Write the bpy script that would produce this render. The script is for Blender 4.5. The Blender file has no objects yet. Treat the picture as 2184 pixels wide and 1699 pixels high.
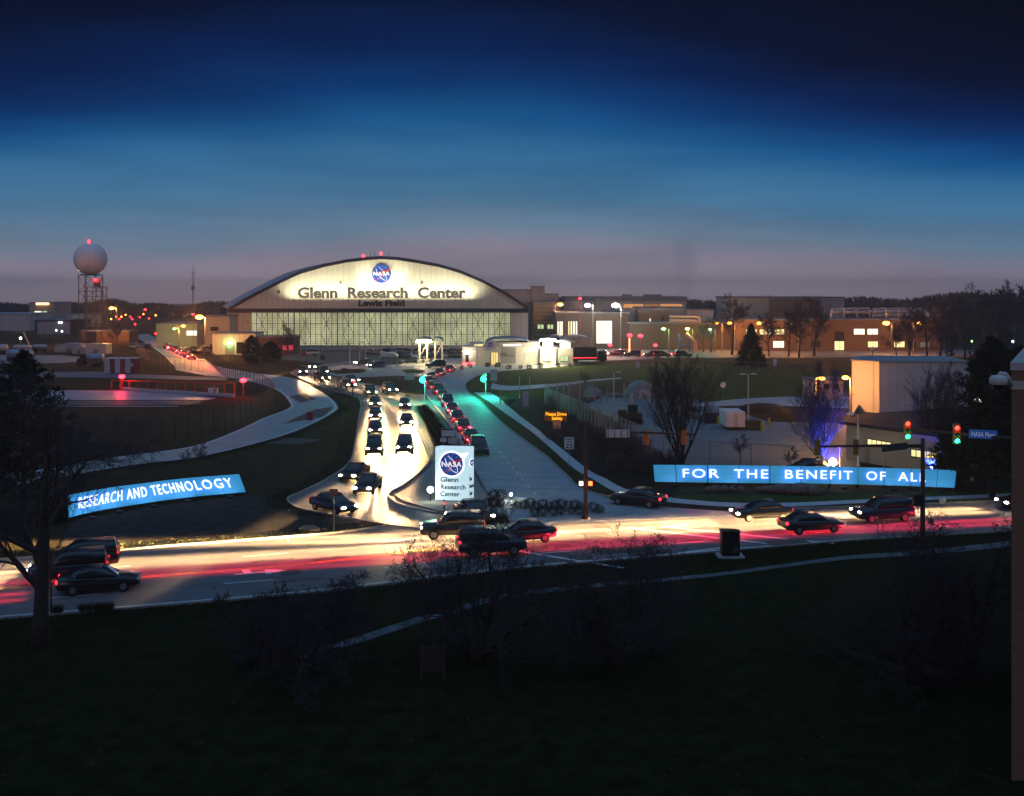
import bpy, bmesh, math, random
from mathutils import Vector, Matrix
R = math.radians
sc = bpy.context.scene
COL = sc.collection
# ---------------------------------------------------------------- camera
# site survey constants: camera 18 m up on a level lens, F / CX / YH turn a surveyed sight line into metres on the ground
F, HC, YH, CX = 2160.0, 18.0, 615.0, 1092.0
cam = bpy.data.objects.new("camera", bpy.data.cameras.new("camera"))
COL.objects.link(cam); sc.camera = cam
cam.location = (0, 0, HC); cam.rotation_euler = (R(90), 0, 0)
cam.data.sensor_width = 36.0; cam.data.lens = 36.0 * F / 2184.0
cam.data.shift_y = -(849.5 - YH) / 2184.0
cam.data.clip_end = 9000.0
# ---------------------------------------------------------------- dusk sky
w = bpy.data.worlds.new("World"); sc.world = w; w.use_nodes = True
nt = w.node_tree; nt.nodes.clear()
def N(t, tree=None, **k):
    n = (tree or nt).nodes.new(t)
    for a, b in k.items(): setattr(n, a, b)
    return n
out = N('ShaderNodeOutputWorld'); add = N('ShaderNodeAddShader')
bg1 = N('ShaderNodeBackground'); bg2 = N('ShaderNodeBackground')
sky = N('ShaderNodeTexSky', sky_type='NISHITA'); sky.sun_disc = False
SUN_EL, SUN_ROT = R(-3.0), R(200)
sky.sun_elevation = SUN_EL; sky.sun_rotation = SUN_ROT
bg1.inputs[1].default_value = 0.03
nt.links.new(sky.outputs[0], bg1.inputs[0])
tc = N('ShaderNodeTexCoord'); sep = N('ShaderNodeSeparateXYZ')
nt.links.new(tc.outputs['Generated'], sep.inputs[0])
def MA(op, a, b, tree=None):
    n = N('ShaderNodeMath', tree, operation=op)
    for i, v in enumerate((a, b)):
        if v is None: continue
        if isinstance(v, (int, float)): n.inputs[i].default_value = v
        else: (tree or nt).links.new(v, n.inputs[i])
    return n.outputs[0]
dx = MA('ADD', sep.outputs[0], 0.09)
arch = MA('ADD', 1.0, MA('MULTIPLY', MA('MULTIPLY', dx, dx), 1.9))
mp = N('ShaderNodeMapping'); mp.inputs['Scale'].default_value = (1.6, 1.6, 9)
nt.links.new(tc.outputs['Generated'], mp.inputs[0])
no = N('ShaderNodeTexNoise'); no.inputs['Scale'].default_value = 1.6; no.inputs['Detail'].default_value = 5
nt.links.new(mp.outputs[0], no.inputs['Vector'])
wob = MA('MULTIPLY', MA('SUBTRACT', no.outputs[0], 0.5), 0.06)
el = MA('ADD', MA('MULTIPLY', sep.outputs[2], MA('MINIMUM', arch, 1.6)), wob)
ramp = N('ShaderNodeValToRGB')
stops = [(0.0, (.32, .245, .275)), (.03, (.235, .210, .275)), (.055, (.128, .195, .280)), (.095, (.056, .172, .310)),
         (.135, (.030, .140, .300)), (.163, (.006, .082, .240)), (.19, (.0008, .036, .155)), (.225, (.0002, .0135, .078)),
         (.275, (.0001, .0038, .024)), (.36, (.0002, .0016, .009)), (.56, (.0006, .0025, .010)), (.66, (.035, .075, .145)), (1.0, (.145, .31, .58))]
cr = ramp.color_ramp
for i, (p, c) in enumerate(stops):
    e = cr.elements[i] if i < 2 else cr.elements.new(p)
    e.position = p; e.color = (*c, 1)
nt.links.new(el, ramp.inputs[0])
mp2 = N('ShaderNodeMapping'); mp2.inputs['Scale'].default_value = (2.2, 2.2, 20); mp2.inputs['Rotation'].default_value = (0, R(7), 0)
nt.links.new(tc.outputs['Generated'], mp2.inputs[0])
no2 = N('ShaderNodeTexNoise'); no2.inputs['Scale'].default_value = 1.3; no2.inputs['Detail'].default_value = 7; no2.inputs['Roughness'].default_value = .55; no2.inputs['Distortion'].default_value = .6
nt.links.new(mp2.outputs[0], no2.inputs['Vector'])
gain = N('ShaderNodeMapRange'); gain.inputs[1].default_value = .32; gain.inputs[2].default_value = .72; gain.inputs[3].default_value = .89; gain.inputs[4].default_value = 1.18
nt.links.new(no2.outputs[0], gain.inputs[0])
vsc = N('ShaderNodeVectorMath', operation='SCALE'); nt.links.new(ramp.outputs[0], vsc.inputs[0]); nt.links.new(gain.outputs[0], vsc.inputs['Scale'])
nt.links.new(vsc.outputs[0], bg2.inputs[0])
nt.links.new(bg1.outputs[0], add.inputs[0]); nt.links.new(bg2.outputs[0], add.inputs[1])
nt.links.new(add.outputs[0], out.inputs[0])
# last afterglow, a very weak wide sun from behind the viewer
sl = bpy.data.lights.new("sun", 'SUN'); sl.energy = 0.16; sl.angle = R(20); sl.color = (1, .66, .66)
so = bpy.data.objects.new("sun", sl); COL.objects.link(so); so.rotation_euler = (R(74), 0, R(-28))
vs = sc.view_settings
vs.view_transform = 'Standard'; vs.look = 'None'; vs.exposure = 0; vs.gamma = 1
sc.cycles.use_denoising = True
sc.cycles.max_bounces = 4; sc.cycles.diffuse_bounces = 2; sc.cycles.transparent_max_bounces = 24
sc.cycles.sample_clamp_indirect = 4.0
# ---------------------------------------------------------------- helpers
def G(x, y, z=0.0):
    d = F * (HC - z) / (y - YH); return Vector(((x - CX) / F * d, d, z))
def A(x, y, d): return Vector(((x - CX) / F * d, d, HC - (y - YH) * d / F))
def S(y): return (y - YH) / HC
def dep(y): return F * HC / (y - YH)
class MB:
    def __init__(s): s.v = []; s.f = []; s.M = Matrix()
    def add(s, vs, fs):
        o = len(s.v); M = s.M
        s.v += [tuple(M @ Vector(p)) for p in vs]; s.f += [tuple(i + o for i in f) for f in fs]; return s
    def bx(s, x0, x1, y0, y1, z0, z1):
        return s.add([(x0,y0,z0),(x1,y0,z0),(x1,y1,z0),(x0,y1,z0),(x0,y0,z1),(x1,y0,z1),(x1,y1,z1),(x0,y1,z1)],
                     [(3,2,1,0),(4,5,6,7),(0,1,5,4),(1,2,6,5),(2,3,7,6),(3,0,4,7)])
    def box(s, c, d, rz=0):
        M = s.M; s.M = M @ Matrix.Translation(Vector(c)) @ Matrix.Rotation(rz, 4, 'Z')
        s.bx(-d[0]/2, d[0]/2, -d[1]/2, d[1]/2, -d[2]/2, d[2]/2); s.M = M; return s
    def prism(s, poly, z0, z1):
        n = len(poly); a = sum(poly[i][0]*poly[(i+1)%n][1]-poly[(i+1)%n][0]*poly[i][1] for i in range(n))
        if a < 0: poly = poly[::-1]
        return s.add([(p[0],p[1],z0) for p in poly]+[(p[0],p[1],z1) for p in poly],
            [tuple(range(n-1,-1,-1)), tuple(range(n,2*n))]+[(i,(i+1)%n,n+(i+1)%n,n+i) for i in range(n)])
    def xz(s, poly, y0, y1, sh=(0,0)):
        n = len(poly); a = sum(poly[i][0]*poly[(i+1)%n][1]-poly[(i+1)%n][0]*poly[i][1] for i in range(n))
        if a < 0: poly = poly[::-1]
        return s.add([(p[0],y0,p[1]) for p in poly]+[(p[0]+sh[0],y1,p[1]+sh[1]) for p in poly],
            [tuple(range(n)), tuple(range(2*n-1,n-1,-1))]+[((i+1)%n,i,n+i,n+(i+1)%n) for i in range(n)])
    def tube(s, pts, r, n=6, cap=True):
        pts = [Vector(p) for p in pts]; m = len(pts)
        if isinstance(r, (int, float)): r = [r]*m
        vs = []; up = Vector((0.13, .21, .97))
        for i, p in enumerate(pts):
            d = (pts[min(i+1,m-1)]-pts[max(i-1,0)])
            if d.length < 1e-6: d = Vector((0,0,1))
            d.normalize(); a = d.cross(up)
            if a.length < .05: a = d.cross(Vector((1,0,0)))
            a.normalize(); b = d.cross(a)
            for k in range(n):
                t = 2*math.pi*k/n; vs.append(p+(a*math.cos(t)+b*math.sin(t))*r[i])
        fs = [(i*n+k, i*n+(k+1)%n, (i+1)*n+(k+1)%n, (i+1)*n+k) for i in range(m-1) for k in range(n)]
        if cap and n > 3: fs += [tuple(range(n-1,-1,-1)), tuple((m-1)*n+k for k in range(n))]
        return s.add(vs, fs)
    def lathe(s, prof, c=(0,0,0), n=16):
        vs = [(c[0]+r*math.cos(2*math.pi*k/n), c[1]+r*math.sin(2*math.pi*k/n), c[2]+z) for r, z in prof for k in range(n)]
        m = len(prof)
        return s.add(vs, [(i*n+k, i*n+(k+1)%n, (i+1)*n+(k+1)%n, (i+1)*n+k) for i in range(m-1) for k in range(n)])
    def ball(s, c, r, n=12, m=8, q=(1,1,1), jit=0, rng=None):
        vs = []; fs = []
        for i in range(m+1):
            a = math.pi*i/m
            for k in range(n):
                t = 2*math.pi*k/n; j = 1+(rng.uniform(-jit,jit) if rng and 0<i<m else 0)
                vs.append((c[0]+r*q[0]*j*math.sin(a)*math.cos(t), c[1]+r*q[1]*j*math.sin(a)*math.sin(t), c[2]+r*q[2]*j*math.cos(a)))
        for i in range(m):
            for k in range(n): fs.append((i*n+k, (i+1)*n+k, (i+1)*n+(k+1)%n, i*n+(k+1)%n))
        return s.add(vs, fs)
    def strip(s, L, Rr, dz=0.0):
        n = len(L); o = Vector((0,0,dz))
        return s.add([p+o for p in L]+[p+o for p in Rr], [(i, n+i, n+i+1, i+1) for i in range(n-1)])
    def poly(s, pts, dz=0.0):
        pts = [Vector(p)+Vector((0,0,dz)) for p in pts]; n = len(pts)
        a = sum(pts[i].x*pts[(i+1)%n].y-pts[(i+1)%n].x*pts[i].y for i in range(n))
        return s.add(pts if a > 0 else pts[::-1], [tuple(range(n))])
    def build(s, name, mat, parent=None, smooth=False, loc=None):
        me = bpy.data.meshes.new(name); me.from_pydata(s.v, [], s.f); me.update()
        if smooth: me.polygons.foreach_set("use_smooth", [True]*len(me.polygons))
        if mat: me.materials.append(mat)
        o = bpy.data.objects.new(name, me); COL.objects.link(o)
        if parent: o.parent = parent
        if loc is not None: o.location = loc
        return o
def tag(o, label=None, cat=None, group=None, kind=None):
    if label: o['label'] = label
    if cat: o['category'] = cat
    if group: o['group'] = group
    if kind: o['kind'] = kind
    return o
def thing(name, label, cat, loc=(0,0,0), rz=0, group=None):
    o = bpy.data.objects.new(name, None); COL.objects.link(o); o.empty_display_size = .2
    o.location = loc; o.rotation_euler = (0,0,rz); return tag(o, label, cat, group)
def struct(name, mb, mat, dz=0): return tag(mb.build(name, mat), kind='structure')
def kids(o, cache={}): return [c for c in bpy.data.objects if c.parent == o]
def tree_of(o):
    ch = {}
    for c in bpy.data.objects:
        if c.parent: ch.setdefault(c.parent.name, []).append(c)
    return ch
CH = {}
def dup(root, loc, rz=0, label=None, group=None, scale=None):
    if root.name not in CH:
        ch = tree_of(root); rec = lambda o: [(c, rec(c)) for c in ch.get(o.name, [])]
        CH[root.name] = rec(root)
    def cp(o, sub, par):
        c = o.copy(); COL.objects.link(c); c.parent = par
        for a, b in sub: cp(a, b, c)
        return c
    r = cp(root, CH[root.name], None); r.location = loc; r.rotation_euler = (0,0,rz)
    if scale: r.scale = (scale,)*3
    if label: r['label'] = label
    if group: r['group'] = group
    return r
LD = {}
def lamp(parent, loc, power, col=(1,1,1), rad=.1, kind='POINT', aim=None, ang=90, blend=.6):
    k = (power, col, rad, kind, ang, blend)
    if k not in LD:
        l = bpy.data.lights.new("bulb_light", kind); l.energy = power; l.color = col
        l.shadow_soft_size = rad
        if kind == 'SPOT': l.spot_size = R(ang); l.spot_blend = blend
        LD[k] = l
    o = bpy.data.objects.new("bulb_light", LD[k]); COL.objects.link(o)
    if parent: o.parent = parent
    o.location = loc
    if aim is not None: o.rotation_euler = Vector(aim).to_track_quat('-Z', 'Y').to_euler()
    return o
MT = {}
def mat(name, col, rough=.7, metal=0, var=0, scale=3., emit=0, ecol=None, spec=.3, bump=0, stretch=None, col2=None, det=4):
    if name in MT: return MT[name]
    m = bpy.data.materials.new(name); m.use_nodes = True; t = m.node_tree
    b = t.nodes['Principled BSDF']
    b.inputs['Base Color'].default_value = (*col, 1); b.inputs['Roughness'].default_value = rough
    b.inputs['Metallic'].default_value = metal; b.inputs['Specular IOR Level'].default_value = spec
    if emit:
        b.inputs['Emission Color'].default_value = (*(ecol or col), 1); b.inputs['Emission Strength'].default_value = emit
    if var or bump or col2:
        c = N('ShaderNodeTexCoord', t); mpn = N('ShaderNodeMapping', t)
        if stretch: mpn.inputs['Scale'].default_value = stretch
        t.links.new(c.outputs['Object'], mpn.inputs[0])
        n = N('ShaderNodeTexNoise', t); n.inputs['Scale'].default_value = scale; n.inputs['Detail'].default_value = det
        n.inputs['Roughness'].default_value = .62
        t.links.new(mpn.outputs[0], n.inputs['Vector'])
        r = N('ShaderNodeValToRGB', t); r.color_ramp.elements[0].position = .32; r.color_ramp.elements[1].position = .68
        a0 = col if col2 else tuple(x*(1-var) for x in col); a1 = col2 or tuple(x*(1+var) for x in col)
        r.color_ramp.elements[0].color = (*a0, 1); r.color_ramp.elements[1].color = (*a1, 1)
        t.links.new(n.outputs[0], r.inputs[0]); t.links.new(r.outputs[0], b.inputs['Base Color'])
        if bump:
            bn = N('ShaderNodeBump', t); bn.inputs['Strength'].default_value = bump; bn.inputs['Distance'].default_value = .05
            t.links.new(n.outputs[0], bn.inputs['Height']); t.links.new(bn.outputs[0], b.inputs['Normal'])
    MT[name] = m; return m
def glow(name, col, st): return mat(name, (.02,.02,.02), .5, emit=st, ecol=col)
def brickmat(name, c1, c2, mortar, bw=.4, bh=.12, ms=.012, rough=.85):
    if name in MT: return MT[name]
    m = mat(name, c1, rough); t = m.node_tree; b = t.nodes['Principled BSDF']
    c = N('ShaderNodeTexCoord', t); s = N('ShaderNodeSeparateXYZ', t); t.links.new(c.outputs['Object'], s.inputs[0])
    u = MA('ADD', s.outputs[0], s.outputs[1], t); cm = N('ShaderNodeCombineXYZ', t)
    t.links.new(u, cm.inputs[0]); t.links.new(s.outputs[2], cm.inputs[1])
    k = N('ShaderNodeTexBrick', t); k.inputs['Scale'].default_value = 1; k.inputs['Brick Width'].default_value = bw
    k.inputs['Row Height'].default_value = bh; k.inputs['Mortar Size'].default_value = ms
    for i, cc in zip(('Color1','Color2','Mortar'), (c1,c2,mortar)): k.inputs[i].default_value = (*cc, 1)
    t.links.new(cm.outputs[0], k.inputs['Vector']); t.links.new(k.outputs[0], b.inputs['Base Color']); return m
def ribmat(name, col, pitch=1.2, amt=.12, rough=.55, metal=0.0):
    """sheet cladding: darker seams every `pitch` metres and slight panel-to-panel variation"""
    if name in MT: return MT[name]
    m = mat(name, col, rough, metal); t = m.node_tree; b = t.nodes['Principled BSDF']
    c = N('ShaderNodeTexCoord', t); s = N('ShaderNodeSeparateXYZ', t); t.links.new(c.outputs['Object'], s.inputs[0])
    u = MA('DIVIDE', MA('ADD', s.outputs[0], s.outputs[1], t), pitch, t)
    fr = MA('FRACT', u, None, t); seam = MA('LESS_THAN', fr, .09, t)
    wn = N('ShaderNodeTexWhiteNoise', t, noise_dimensions='1D'); t.links.new(MA('FLOOR', u, None, t), wn.inputs['W'])
    v = MA('SUBTRACT', MA('ADD', 1-amt*.5, MA('MULTIPLY', wn.outputs[0], amt, t), t), MA('MULTIPLY', seam, .28, t), t)
    vm = N('ShaderNodeVectorMath', t, operation='SCALE'); vm.inputs[0].default_value = col
    t.links.new(v, vm.inputs['Scale']); t.links.new(vm.outputs[0], b.inputs['Base Color']); return m
def veil(name, col, op, rough=.6):
    """wire mesh seen from far away: thin wires, mostly open"""
    if name in MT: return MT[name]
    m = mat(name, col, rough); t = m.node_tree; b = t.nodes['Principled BSDF']
    b.inputs['Alpha'].default_value = op; return m
def catmull(P, n):
    P = [Vector(p) for p in P]; m = len(P)-1; o = []
    for i in range(n+1):
        u = i/n*m; k = min(int(u), m-1); t = u-k
        p0, p1, p2, p3 = P[max(k-1,0)], P[k], P[k+1], P[min(k+2,m)]
        o.append(.5*((2*p1)+(p2-p0)*t+(2*p0-5*p1+4*p2-p3)*t*t+(3*p1-p0-3*p2+p3)*t*t*t))
    return o
def march(P, step, start=0.0):
    P = [Vector(p) for p in P]; o = []; need = start; acc = 0
    for a, b in zip(P, P[1:]):
        L = (b-a).length
        while L > 0 and acc+L >= need:
            o.append((a+(b-a)*((need-acc)/L), (b-a).normalized())); need += step
        acc += L
    return o
FC = {}
def glyphs(txt, size=1.0, ext=.02, bold=0.0, space=1.0, align='CENTER'):
    cu = bpy.data.curves.new("lettering", 'FONT'); cu.body = txt; cu.size = size; cu.extrude = ext; cu.offset = bold
    cu.align_x = align; cu.space_character = space; cu.resolution_u = 3
    o = bpy.data.objects.new("lettering", cu); COL.objects.link(o)
    bpy.context.view_layer.update()
    me = bpy.data.meshes.new_from_object(o); vs = [tuple(v.co) for v in me.vertices]; fs = [tuple(p.vertices) for p in me.polygons]
    bpy.data.objects.remove(o); bpy.data.curves.remove(cu); bpy.data.meshes.remove(me); return vs, fs
UP = Matrix.Rotation(R(90), 4, 'X')     # writing plane XY -> standing XZ plane facing -Y
def put_text(mb, txt, M, size, ext=.02, bold=0, space=1.0, align='CENTER', width=None):
    vs, fs = glyphs(txt, size, ext, bold, space, align)
    if width:
        x0 = min(v[0] for v in vs); x1 = max(v[0] for v in vs); k = width/(x1-x0)
        vs = [(v[0]*k, v[1], v[2]) for v in vs]
    m = mb.M; mb.M = m @ M @ UP; mb.add(vs, fs); mb.M = m
# ================================================================ ground, roads, paths
rng = random.Random(7)
m_grass = mat("dark_winter_grass", (.018,.018,.009), .95, scale=.35, col2=(.052,.038,.019), det=9, spec=.04, bump=.5)
m_lawn = mat("mown_lawn", (.030,.044,.010), .95, scale=.8, col2=(.062,.074,.018), det=9, spec=.04, bump=.6)
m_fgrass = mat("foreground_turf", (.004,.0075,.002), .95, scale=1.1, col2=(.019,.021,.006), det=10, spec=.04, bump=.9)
m_soil = mat("bare_soil", (.026,.022,.020), .95, scale=.9, col2=(.055,.047,.043), det=8, spec=.04, bump=.6)
m_mulch = mat("bark_mulch", (.014,.010,.009), .95, scale=2.5, col2=(.036,.027,.022), det=8, spec=.04, bump=.8)
m_conc = mat("road_concrete", (.21,.25,.27), .62, scale=.5, col2=(.31,.35,.37), det=8, spec=.35)
m_conc2 = mat("drive_concrete", (.085,.088,.092), .62, scale=.6, col2=(.15,.15,.152), det=8, spec=.4)
m_asph = mat("asphalt", (.075,.078,.085), .62, scale=.8, col2=(.135,.135,.145), det=8, spec=.4, stretch=(.25,1.4,1))
m_yard = mat("yard_asphalt", (.085,.12,.14), .7, scale=.35, col2=(.13,.17,.19), det=8)
m_walk = mat("sidewalk_concrete", (.33,.36,.37), .8, scale=.9, col2=(.44,.46,.47), det=7)
m_kerb = mat("kerb_concrete", (.27,.25,.23), .8, var=.2, scale=2)
m_white = mat("road_paint_white", (.62,.62,.64), .6, var=.15, scale=3)
m_yell = mat("road_paint_yellow", (.50,.33,.06), .6, var=.2, scale=3)
m_patch = mat("asphalt_patch", (.045,.05,.055), .7, var=.25, scale=1.5)
m_path = mat("footpath_gravel", (.045,.052,.06), .85, scale=1.8, col2=(.13,.145,.16), det=8)

g = MB(); ys = [-60,40,120,300,650,1100,1800,2600]; zs = [0,0,0,0,0,-4,-12,-22]
for y, z in zip(ys, zs): g.v += [(-2600,y,z),(2600,y,z)]
for i in range(len(ys)-1): g.f.append((2*i,2*i+1,2*i+3,2*i+2))
struct('ground', g, m_grass)

def px(P, z=0): return [G(x,y,z) for x, y in P]
def ribbon(name, L, Rr, m, dz, n=80):
    b = MB(); b.strip(catmull(px(L), n), catmull(px(Rr), n), dz); return struct(name, b, m)
def kerb(P, name='kerb', n=90, wd=.16, h=.12, smooth=True, m=None):
    C = catmull(px(P), n) if smooth else px(P); b = MB(); vs = []; fs = []
    for i, p in enumerate(C):
        d = (C[min(i+1,len(C)-1)]-C[max(i-1,0)]).normalized(); s = Vector((-d.y,d.x,0))*wd/2
        vs += [p-s, p+s, p+s+Vector((0,0,h)), p-s+Vector((0,0,h))]
    for i in range(len(C)-1):
        k = 4*i
        for a, c in ((1,2),(2,3),(3,0)): fs.append((k+a,k+c,k+4+c,k+4+a))
    b.add(vs, fs); return struct(name, b, m or m_kerb)
def line(P, wd, m, dz, dash=None, name='lane_marking', smooth=True):
    C = catmull(px(P), 120) if smooth and len(P) > 2 else px(P); b = MB()
    if dash:
        for p, d in march(C, dash[0]+dash[1]):
            s = Vector((-d.y,d.x,0))*wd/2; e = p+d*dash[0]
            b.add([p-s,e-s,e+s,p+s],[(0,1,2,3)])
    else:
        L = []; Q = []
        for i, p in enumerate(C):
            d = (C[min(i+1,len(C)-1)]-C[max(i-1,0)]).normalized(); s = Vector((-d.y,d.x,0))*wd/2
            L.append(p+s); Q.append(p-s)
        b.strip(L, Q)
    for i, v in enumerate(b.v): b.v[i] = (v[0], v[1], v[2]+dz)
    return struct(name, b, m)

# --- the cross road in front
BF = [(-500,1222),(0,1195),(350,1167),(682,1141),(824,1123),(1000,1119),(1300,1106),(1560,1090),(1900,1080),(2184,1068),(2700,1052)]
BN = [(-900,1390),(0,1322),(400,1290),(682,1265),(1000,1227),(1150,1211),(1448,1186),(1683,1166),(1874,1151),(2184,1133),(2700,1100)]
ribbon('road', BF, BN, m_asph, .004, 120)
kerb(BN, 'kerb')
kerb(BF[:5], 'kerb'); kerb([(1560,1090),(1700,1086),(1900,1080),(2184,1068),(2500,1058)], 'kerb')
LANE = []
def lane_mix(t): return [Vector(a)*(1-t)+Vector(b)*t for a, b in zip(catmull(px(BF),200), catmull(px(BN),200))]
def mixline(t, wd, m, dz, dash=None, lo=0, hi=200):
    C = lane_mix(t)[lo:hi]; b = MB()
    if dash:
        for p, d in march(C, dash[0]+dash[1]):
            s = Vector((-d.y,d.x,0))*wd/2; e = p+d*dash[0]; b.add([p-s,e-s,e+s,p+s],[(0,1,2,3)])
    else:
        L = [];Q = []
        for i, p in enumerate(C):
            d = (C[min(i+1,len(C)-1)]-C[max(i-1,0)]).normalized(); s = Vector((-d.y,d.x,0))*wd/2; L.append(p+s);Q.append(p-s)
        b.strip(L,Q)
    b.v = [(v[0],v[1],v[2]+dz) for v in b.v]; struct('lane_marking', b, m)
mixline(.31,.12,m_white,.008,(3,7)); mixline(.52,.11,m_yell,.008,None,0,95); mixline(.54,.11,m_yell,.008,None,0,95); mixline(.74,.12,m_white,.008,(3,7)); mixline(.955,.12,m_white,.008)
# crosswalk bars and turn arrow
for P in ([(1343,1127),(1683,1165)],[(1411,1124),(1778,1160)],[(1448,1180),(1560,1167)],[(1730,1096),(1900,1108)],[(1080,1172),(1330,1212)]): line(P,.28,m_white,.009)
b = MB(); p0 = G(500,1226); dd = (G(560,1221)-p0).normalized(); nn = Vector((-dd.y,dd.x,0))
arrow = [(0,-.12),(1.9,-.12),(1.9,-.55),(3.2,0),(1.9,.55),(1.9,.12),(1.1,.12),(.9,.9),(.5,.9),(.55,.12),(0,.12)]
b.poly([p0+dd*x+nn*y for x,y in arrow], .009); struct('turn_arrow_marking', b, m_white)

# --- outbound drive (S curve)
OL = [(860,767),(778,770),(690,776),(640,785),(620,797),(640,808),(700,832),(752,846),(769,858),(764,900),(757,950),(745,988),(700,1022),(644,1050),(613,1066),(640,1086),(720,1102),(824,1121),(900,1130)]
OR = [(860,779),(800,780),(745,787),(704,793),(695,799),(720,806),(770,816),(820,826),(862,842),(878,872),(893,920),(915,978),(895,1008),(862,1034),(832,1052),(832,1064),(862,1080),(930,1096),(1010,1116)]
ribbon('drive', OL, OR, m_conc2, .012, 140)
kerb(OL[4:], 'kerb', 120); kerb(OR[8:18], 'kerb', 90)
MIDL = [((a[0]+c[0])/2,(a[1]+c[1])/2) for a,c in zip(OL,OR)]
line(MIDL[7:13],.12,m_white,.017,(.8,1.6)); line(MIDL[10:],.12,m_white,.017,(1,3))
# --- inbound road (right)
IL = [(1100,771),(1020,774),(960,788),(918,803),(906,820),(908,840),(926,864),(950,893),(972,930),(1000,978),(1022,1018),(1040,1050),(1070,1082),(1095,1122)]
IR = [(1250,777),(1150,782),(1073,788),(1018,803),(994,818),(998,836),(1025,857),(1068,900),(1115,938),(1162,972),(1205,1012),(1250,1048),(1380,1078),(1660,1098)]
ribbon('inbound_road', IL, IR, m_conc, .016, 140)
kerb(IL[3:], 'kerb', 110); kerb(IR[3:13], 'kerb', 110)
line([(1000,800),(985,826),(983,850),(1001,890),(1036,936),(1074,975),(1108,1016),(1140,1052)],.14,m_white,.021,(1.0,2.2))
line([(930,865),(1022,864)],.35,m_white,.021); line([(1050,1052),(1240,1090)],.3,m_white,.021)
# --- plaza before the gate
b = MB(); b.poly(px([(700,802),(652,795),(690,784),(780,776),(860,768),(985,763),(1225,772),(1225,780),(1073,792),(985,806),(930,806),(850,802),(760,806)]), .02); struct('plaza', b, mat("pale_plaza_concrete",(.30,.30,.27),.6,var=.15,scale=.6))
b = MB(); b.prism([tuple(G(x,y)[:2]) for x,y in [(702,793),(735,789),(775,788),(783,792),(770,796),(720,798)]], .02,.14); struct('lawn', b, m_lawn)
b = MB(); b.prism([tuple(G(x,y)[:2]) for x,y in [(858,791),(880,789),(905,792),(900,797),(868,796)]], .02,.14); struct('lawn', b, m_lawn)
b = MB(); b.poly(px([(756,803),(850,805),(905,806),(900,835),(903,852),(880,850),(850,828),(800,815)]), .008); struct('lawn', b, mat("rough_grass",(.03,.026,.014),.95,scale=.7,col2=(.055,.046,.022),det=8, spec=.04))
# --- median with soil bed
b = MB(); b.poly(px([(868,846),(908,842),(926,866),(972,932),(1020,1018),(1040,1052),(1085,1100),(1010,1112),(930,1094),(862,1078),(832,1062),(835,1050),(870,1030),(898,1006),(917,978)]), .022); struct('median', b, mat("median_asphalt",(.06,.065,.07),.7,scale=1,col2=(.09,.095,.10),det=7))
b = MB(); b.prism([tuple(G(x,y)[:2]) for x,y in [(884,868),(912,862),(940,898),(965,940),(960,960),(930,962),(906,905)]], .02,.10); struct('planting_bed', b, m_mulch)
b = MB(); b.prism([tuple(G(x,y)[:2]) for x,y in [(924,990),(975,965),(1008,1010),(1034,1052),(1080,1098),(1000,1106),(925,1090),(860,1072),(842,1060),(880,1038),(905,1012)]], .02,.12); struct('gravel_bed', b, mat("pebble_gravel",(.14,.14,.12),.9,scale=6,col2=(.30,.30,.26),det=8,bump=.8))
# --- sidewalk on the right
SL = [(1010,838),(1036,853),(1080,884),(1130,919),(1178,960),(1224,1000),(1262,1022),(1330,1056),(1466,1076),(1638,1083),(1900,1071),(2184,1060)]
SR = [(1046,838),(1068,853),(1104,884),(1146,916),(1198,958),(1256,1004),(1290,1021),(1345,1047),(1470,1067),(1640,1074),(1900,1064),(2184,1053)]
ribbon('sidewalk', SL, SR, m_walk, .03, 120)
b = MB(); b.poly(px([(1068,853),(1104,884),(1146,916),(1198,958),(1256,1004),(1290,1021),(1345,1047),(1440,1060),(1440,985),(1370,950),(1300,905),(1230,880),(1165,858),(1120,846)]), .006); struct('planting_bed', b, m_mulch)
ribbon('path', [(1050,818),(1092,824),(1200,817),(1260,811),(1324,806)], [(1046,830),(1092,833),(1200,823),(1262,814),(1326,808)], m_walk, .012, 40)
b = MB(); b.poly(px([(1010,806),(1073,790),(1225,781),(1330,776),(1640,780),(1810,800),(1810,850),(1640,848),(1500,862),(1400,850),(1330,810),(1200,842),(1110,846),(1046,836),(1000,828)]), .004); struct('lawn', b, m_lawn)
b = MB(); b.poly(px([(1290,845),(1470,850),(1640,900),(1830,905),(1830,1000),(1560,1004),(1430,985),(1370,935),(1300,890),(1240,868)]), .008); struct('yard', b, m_yard)
ribbon('service_road', [(1480,862),(1560,853),(1640,848),(1720,846),(1810,846)], [(1480,870),(1560,866),(1640,866),(1720,868),(1810,872)], m_conc, .012, 30)
b = MB(); b.poly(px([(1235,838),(1420,838),(1470,850),(1300,848)]), .01); struct('gravel_yard', b, m_soil)
# mound of bare soil below the left sign, lawn strip of the right sign
b = MB(); b.poly(px([(150,1115),(300,1086),(440,1066),(540,1054),(640,1078),(720,1104),(800,1118),(682,1138),(350,1164),(120,1184)]), .004); struct('soil', b, m_soil)
b = MB(); b.poly(px([(1380,1058),(1500,1056),(1800,1056),(2184,1046),(2184,1054),(1640,1073),(1470,1066)]), .004); struct('lawn', b, m_lawn)
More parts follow.
